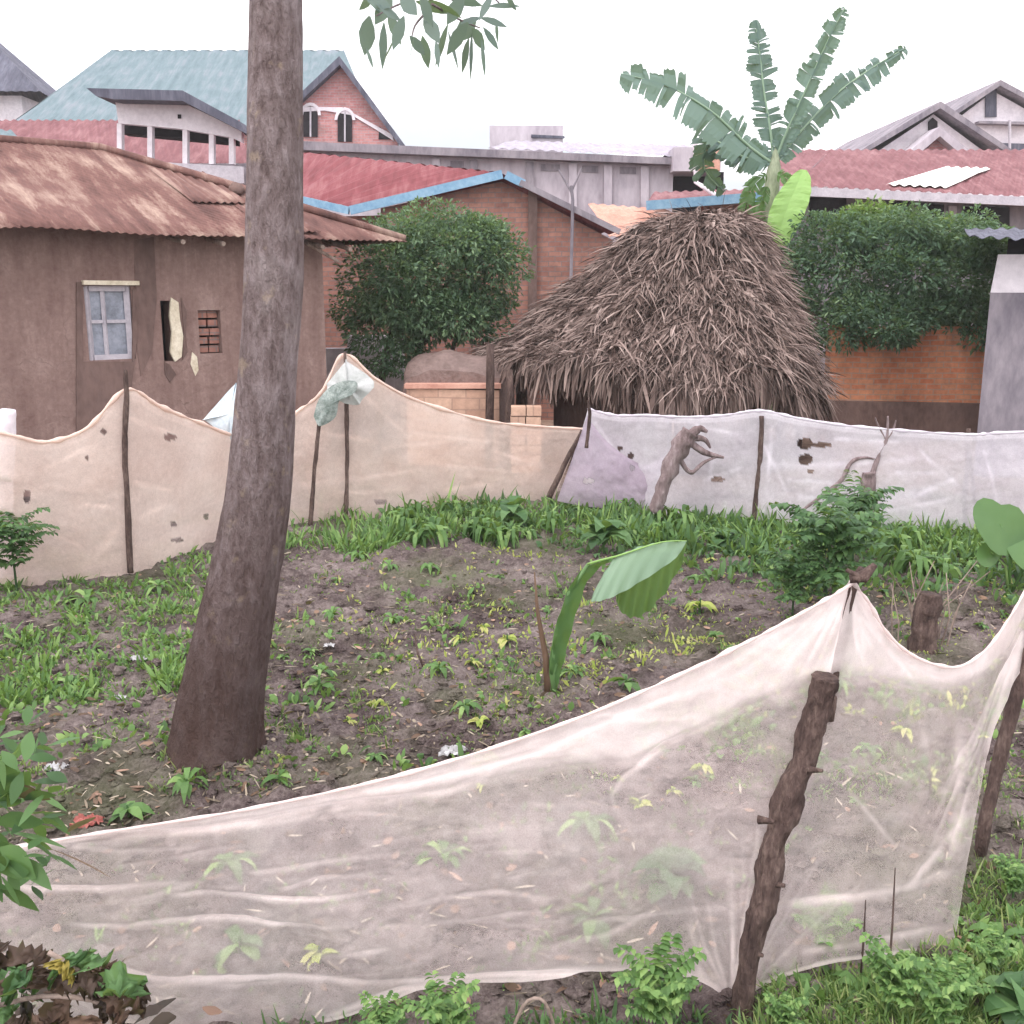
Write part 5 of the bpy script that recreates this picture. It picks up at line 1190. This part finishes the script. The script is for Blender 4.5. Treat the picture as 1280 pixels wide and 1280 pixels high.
for i in range(46):
    x = random.uniform(500,1270); put('maize', x, ed(x)+random.uniform(4,30+x*.03), random.uniform(.6,1.25), 'green strap leaved plant in the crowded row along the foot of the far nets', g2)
g_ = 'small seedlings scattered over the plot'
for i in range(90):
    while True:
        x, y = random.uniform(340,1250), random.uniform(685,1000)
        if y > ed(x)+20: break
    put(random.choice(('seed','yel','lance')), x, y, random.uniform(.35,.7), 'tiny nondescript seedling scattered on the soil of the plot', g_)
for k_, L_ in PR.items():
    for o in L_:
        if o.name not in used:
            for ch in list(o.children): bpy.data.objects.remove(ch)
            bpy.data.objects.remove(o)
# taro leaf, right edge
def heart(mb, c, sx, up, W, H, n=20):
    c, sx, up = Vector(c), Vector(sx).normalized(), Vector(up).normalized(); nr = sx.cross(up); vs = [c+nr*.0]
    ring = []
    for q in (.5, 1):
        for i in range(n):
            a = 2*PI*i/n; r = 1-.28*math.exp(-((a-PI/2)/.35)**2)+.15*math.exp(-((a-3*PI/2)/.5)**2)
            vs.append(c+sx*(W*r*q*math.cos(a))+up*(H*r*q*math.sin(a))+nr*(.10*W*q*q*math.sin(2*a)+.06*W*q*noise.noise(Vector((i,q,0)))))
    mb.add(vs, [(0,1+i,1+(i+1)%n) for i in range(n)]+[(1+i,1+n+i,1+n+(i+1)%n,1+(i+1)%n) for i in range(n)])
b = gr(1262,740); t = thing('taro_plant', 'taro plant with large rounded green leaf at the right edge before the lilac net', 'taro', (b.x,b.y,0))
for (x,y,W,H,l) in ((1250,655,.25,.22,0),(1290,680,.22,.2,1),(1238,690,.12,.11,2)):
    mb = MB(); c = at(x,y,b.y); heart(mb, c, (1,.1,-.35+l*.3), (.15,.4,.9), W, H); mb.build('leaf', M['leaf_sprout'], t, True)
    mb = MB(); mb.tube([b-Vector((0,0,.05)), b.lerp(c,.5)+Vector((.04,0,.05)), c], [.014,.011,.007], 7); mb.build('stalk', M['weed'], t, True)
# sticks by the post
for (x0,y0,x1,y1,r,lb) in ((1108,1230,1119,1085,.005,'thin dark upright twig right of the feathery weed'),(1074,1215,1082,1125,.0045,'short thin twig left of the taller one beside the feathery weed')):
    b = gr(x0,y0+25); mb = MB(); mb.tube([Vector((b.x,b.y,-.03)), at((x0+x1)/2+2,(y0+y1)/2,b.y), at(x1,y1,b.y)], [r,r*.8,r*.4], 7, .2); tag(mb.build('twig', M['log'], None, True), lb, 'twig')
b = gr(1163,995); mb = MB(); mb.tube([b, at(1162,960,b.y), at(1164,930,b.y)], [.006,.005,.003], 6); tag(mb.build('twig', M['log'], None, True), 'thin twig standing behind the right panel of the near net', 'twig')
b = gr(532,838); mb = MB(); mb.tube([b, b+Vector((-.05,.03,.10)), b+Vector((-.07,.06,.22))], [.009,.008,.005], 7, .3); tag(mb.build('twig', M['log'], None, True), 'short dark stick poking up from the soil mid plot', 'twig')
# plastic scraps
for i, (px, py, w, h, lb, mt) in enumerate([(175,826,.11,.04,'white plastic scrap on the soil left of the trunk','litter'),(412,812,.07,.03,'small white scrap right of the trunk behind the bright seedling','litter'),(567,940,.13,.06,'crumpled white plastic near the hem of the near net','litter'),(150,872,.07,.03,'small pale scrap below the larger one left of the trunk','litter'),(70,968,.10,.04,'white shard on the soil at the lower left','litter'),(478,650,.06,.03,'tiny white scrap near the foot of the cream net','litter'),(110,1035,.12,.05,'dull red rag at the left end of the near net','litter_r'),(615,955,.05,.02,'little pale fleck beside the crumpled plastic','litter')]):
    b = gr(px,py); b.z = gz(b.x,b.y)+.01; n = 12; vs = []
    for j in range(n):
        for k_ in range(n):
            u, v_ = j/(n-1)-.5, k_/(n-1)-.5; r = 1+.4*noise.noise(Vector((u*4,v_*4,i)))
            vs.append((b.x+u*w*r, b.y+v_*w*.8*r, b.z+h*.8*abs(noise.fractal(Vector((u*5+i,v_*5,i*3)),.7,2,3))))
    mb = MB(); mb.add(vs, [(j*n+k_, j*n+k_+1, (j+1)*n+k_+1, (j+1)*n+k_) for j in range(n-1) for k_ in range(n-1)])
    o = mb.build('rag_scrap' if mt == 'litter_r' else 'plastic_scrap', M[mt], None, False); tag(o, lb, 'litter')

# foreground left plant and dead-leaf heap
Yl = 2.55; b = Vector((at(10,1200,Yl).x-.15, Yl, 0))
t = thing('broad_leaved_shrub', 'dark green broad leaved shrub leaning in at the left edge over the near net', 'shrub', b)
mb = MB(); crook(mb, [b-Vector((0,0,.05)), at(-30,1150,Yl), at(-10,1060,Yl), at(0,960,Yl)], [.012,.011,.009,.006], 14, 7, .1); mb.build('stem', M['log'], t, True)
sp2 = [(0,1000,45,935,70),(-5,1030,70,1010,60),(0,1060,55,1095,80),(10,1040,100,1050,36),(-10,980,30,900,56),(0,1090,45,1075,60),(-20,1100,30,1120,60),(20,1020,95,1002,30),(-20,930,12,880,40),(-10,1010,35,985,60),(-30,1040,25,1075,70),(20,1070,75,1110,44),(-10,950,40,975,50),(30,1000,80,975,34),(-30,1060,10,1130,50),(0,1110,60,1135,40),(-20,1000,20,1040,60),(30,1045,85,1075,36)]
P, D, L, W = [], [], [], []
for x0,y0,x1,y1,w_ in sp2: a, c = at(x0,y0,Yl), at(x1,y1,Yl+random.uniform(-.08,.05)); P.append(a); D.append(c-a); L.append((c-a).length*.85); W.append(w_*.5*Yl/F)
for i in range(110):
    a = at(random.uniform(-60,62), random.uniform(905,1110), Yl+random.uniform(-.15,.2)); P.append(a); D.append(Vector((random.gauss(.3,.8), random.gauss(-.2,.6), random.gauss(0,.5)))); L.append(random.uniform(.05,.11)); W.append(random.uniform(.018,.04))
mb = MB(); leaves(mb, P, D, L, W, .25, (.1,.65,1,.95,.6,.05), RNG.normal(.5,.7,len(P))); mb.build('leaves', M['weed_d'], t, True)
mb = MB(); P, D, L, W = [], [], [], []
for x0,y0,x1,y1,w_ in [(60,1060,135,1085,34),(0,985,60,990,40),(85,1040,118,1015,40)]: a, c = at(x0,y0,Yl), at(x1,y1,Yl); P.append(a); D.append(c-a); L.append((c-a).length*1.1); W.append(w_*.8*Yl/F)
leaves(mb, P, D, L, W, .2, (.1,.65,1,.95,.6,.05), RNG.normal(.9,.4,len(P))); mb.build('dying_leaves', M['dry'], t, True)
Yd = 2.35; b = Vector((at(80,1280,Yd).x, Yd, 0))
t = thing('dead_leaf_heap', 'curled brown dead leaves and stalks at the bottom left corner', 'leaf heap', b)
def curl(mb, pts, wid, seed, cup=.5):
    n = 18; C_ = resample(pts, n); vs = []
    for i, p in enumerate(C_):
        u = i/(n-1); w = wid*max(.06, math.sin(PI*(u*.92+.05)))**.7; tg = (C_[min(i+1,n-1)]-C_[max(i-1,0)]).normalized(); sd = tg.cross(Vector((0,-.6,.8))).normalized(); nr = sd.cross(tg)
        for k_ in range(9):
            a = (k_/8-.5)*2*(1.1+cup); vs.append(p+sd*w*math.sin(a)*.6+nr*w*(1-math.cos(a))*.6+(nr*.03+sd*.02)*noise.fractal(Vector((i*.45,k_*.6,seed)),.6,2,3))
    mb.add(vs, [(i*9+k_, i*9+k_+1, (i+1)*9+k_+1, (i+1)*9+k_) for i in range(n-1) for k_ in range(8)])
for i in range(44):
    x, y = random.uniform(-30,165), random.uniform(1195,1330); y = max(y, 1185+max(0,x-60)*.55+abs(min(0,x-20))*.3); a = random.uniform(-.9,1.2) if random.random() < .7 else random.uniform(0,6.3); l_ = random.uniform(40,85); q0 = Yd-.12+random.uniform(-.1,.22)
    c_, s_ = math.cos(a)*l_/2, math.sin(a)*l_/2; bow = random.uniform(-16,16)
    mb = MB(); curl(mb, [at(x-c_,y-s_,q0), at(x-c_*.3+bow*s_/l_,y-s_*.3-abs(bow),q0-.02), at(x+c_*.4,y+s_*.4-abs(bow)*.7,q0-.03), at(x+c_,y+s_,q0+random.uniform(-.03,.05))], random.uniform(.028,.055), i, random.choice((-.5,-.2,.1,.3)))
    mb.build('leaf', M['weed_d' if i%5 == 2 else 'dry_d'], t, True)
mb = MB(); curl(mb, [at(60,1205,Yd-.24), at(76,1208,Yd-.25), at(92,1226,Yd-.24)], .03, 3, -.5); mb.build('yellow_leaf', M['yleaf'], t, True)
for pl in ([(-20,1262),(60,1245),(140,1262),(160,1330)], [(60,1190),(100,1215),(135,1260),(145,1320)]):
    mb = MB(); crook(mb, [at(x,y,Yd-.2) for x,y in pl], [.006,.006,.004], 14, 7, .1); mb.build('stalk', M['dryw'], t, True)
P, D = [], []
for i in range(520): P.append((b.x+min(.22,random.gauss(-.05,.16)), b.y+random.gauss(0,.14), abs(random.gauss(.18,.12)))); D.append((random.gauss(0,1), random.gauss(0,1), random.gauss(0,.4)))
mb = MB(); leaves(mb, P, D, RNG.uniform(.05,.14,len(P)), RNG.uniform(.03,.07,len(P)), .3, (.15,.8,1,.6,.05)); tag_ = mb.build('small_leaves', M['dry_d'], t)
# bent hoop at bottom
b = gr(690,1300); mb = MB(); mb.tube(resample([b-Vector((.15,0,.03)), at(655,1256,b.y), at(678,1250,b.y), at(692,1280,b.y), b+Vector((.02,0,-.03))], 14), [.006]*14, 6)
tag(mb.build('bent_twig', M['dryw'], None, True), 'bent twig arching out of the grass below the near net hem', 'twig')

# ------------------------------------------------------------------ haze
mb = MB(); mb.box((0,670,140), (3020,1500,296.0))
k = NT('haze_air'); pv = k.n('ShaderNodeVolumePrincipled'); pv.inputs['Color'].default_value = (.95,.98,1,1); pv.inputs['Density'].default_value = .0009; pv.inputs['Anisotropy'].default_value = .2
k.l(pv.outputs[0], k.out.inputs['Volume'])
hz = mb.build('haze', k.m); hz['kind'] = 'stuff'; hz['label'] = 'thin pale haze in the air over the village'; hz['category'] = 'haze'

# ------------------------------------------------------------------ light
SUN_EL, SUN_AZ = math.radians(58), math.radians(215)      # high, behind the viewer's left shoulder
W = bpy.data.worlds.new('World'); SC.world = W; W.use_nodes = True; nt = W.node_tree; nt.nodes.clear()
sky = nt.nodes.new('ShaderNodeTexSky'); sky.sky_type = 'NISHITA'; sky.sun_disc = False; sky.sun_elevation = SUN_EL; sky.sun_rotation = SUN_AZ
sky.air_density = 1.2; sky.dust_density = 3
tc = nt.nodes.new('ShaderNodeTexCoord'); sx = nt.nodes.new('ShaderNodeSeparateXYZ'); nt.links.new(tc.outputs['Generated'], sx.inputs[0])
rp = nt.nodes.new('ShaderNodeValToRGB'); nt.links.new(sx.outputs[2], rp.inputs[0])
e = rp.color_ramp.elements; e[0].position = 0; e[0].color = (.66,.66,.66,1); e[1].position = 1; e[1].color = (.74,.71,.745,1)
ng = nt.nodes.new('ShaderNodeTexNoise'); ng.inputs['Scale'].default_value = 1.6; nt.links.new(tc.outputs['Generated'], ng.inputs['Vector'])
r2 = nt.nodes.new('ShaderNodeValToRGB'); nt.links.new(ng.outputs['Fac'], r2.inputs[0]); r2.color_ramp.elements[0].color = (.93,.94,.96,1); r2.color_ramp.elements[1].color = (1.0,1.0,1.0,1)
mu = nt.nodes.new('ShaderNodeMix'); mu.data_type = 'RGBA'; mu.blend_type = 'MULTIPLY'; mu.inputs[0].default_value = 1; nt.links.new(rp.outputs[0], mu.inputs[6]); nt.links.new(r2.outputs[0], mu.inputs[7])
vm = nt.nodes.new('ShaderNodeVectorMath'); vm.operation = 'SCALE'; vm.inputs['Scale'].default_value = 22.; nt.links.new(mu.outputs[2], vm.inputs[0])
mx = nt.nodes.new('ShaderNodeMix'); mx.data_type = 'RGBA'; mx.inputs[0].default_value = .88; nt.links.new(sky.outputs[0], mx.inputs[6]); nt.links.new(vm.outputs[0], mx.inputs[7])
bg = nt.nodes.new('ShaderNodeBackground'); bg.inputs['Strength'].default_value = .1; nt.links.new(mx.outputs[2], bg.inputs[0])
wo = nt.nodes.new('ShaderNodeOutputWorld'); nt.links.new(bg.outputs[0], wo.inputs[0])
sl = bpy.data.lights.new('sun', 'SUN'); sl.energy = 1.0; sl.angle = math.radians(14); sl.color = (1,.95,.9)
so = bpy.data.objects.new('sun', sl); COL.objects.link(so)
sd = Vector((math.sin(SUN_AZ)*math.cos(SUN_EL), math.cos(SUN_AZ)*math.cos(SUN_EL), math.sin(SUN_EL)))
so.rotation_euler = sd.to_track_quat('Z','Y').to_euler(); so.location = (0,0,20)

cam = bpy.data.cameras.new('camera'); co = bpy.data.objects.new('camera', cam); COL.objects.link(co)
cam.sensor_width = 36; cam.lens = F/1280*36; cam.clip_end = 5000; cam.clip_start = .05
co.location = (0,0,HCAM); co.rotation_euler = (PI/2-PITCH, 0, 0); SC.camera = co
SC.view_settings.view_transform = 'Standard'; SC.view_settings.look = 'None'; SC.view_settings.gamma = 1; SC.view_settings.exposure = .92
SC.cycles.transparent_max_bounces = 24; SC.cycles.volume_bounces = 1
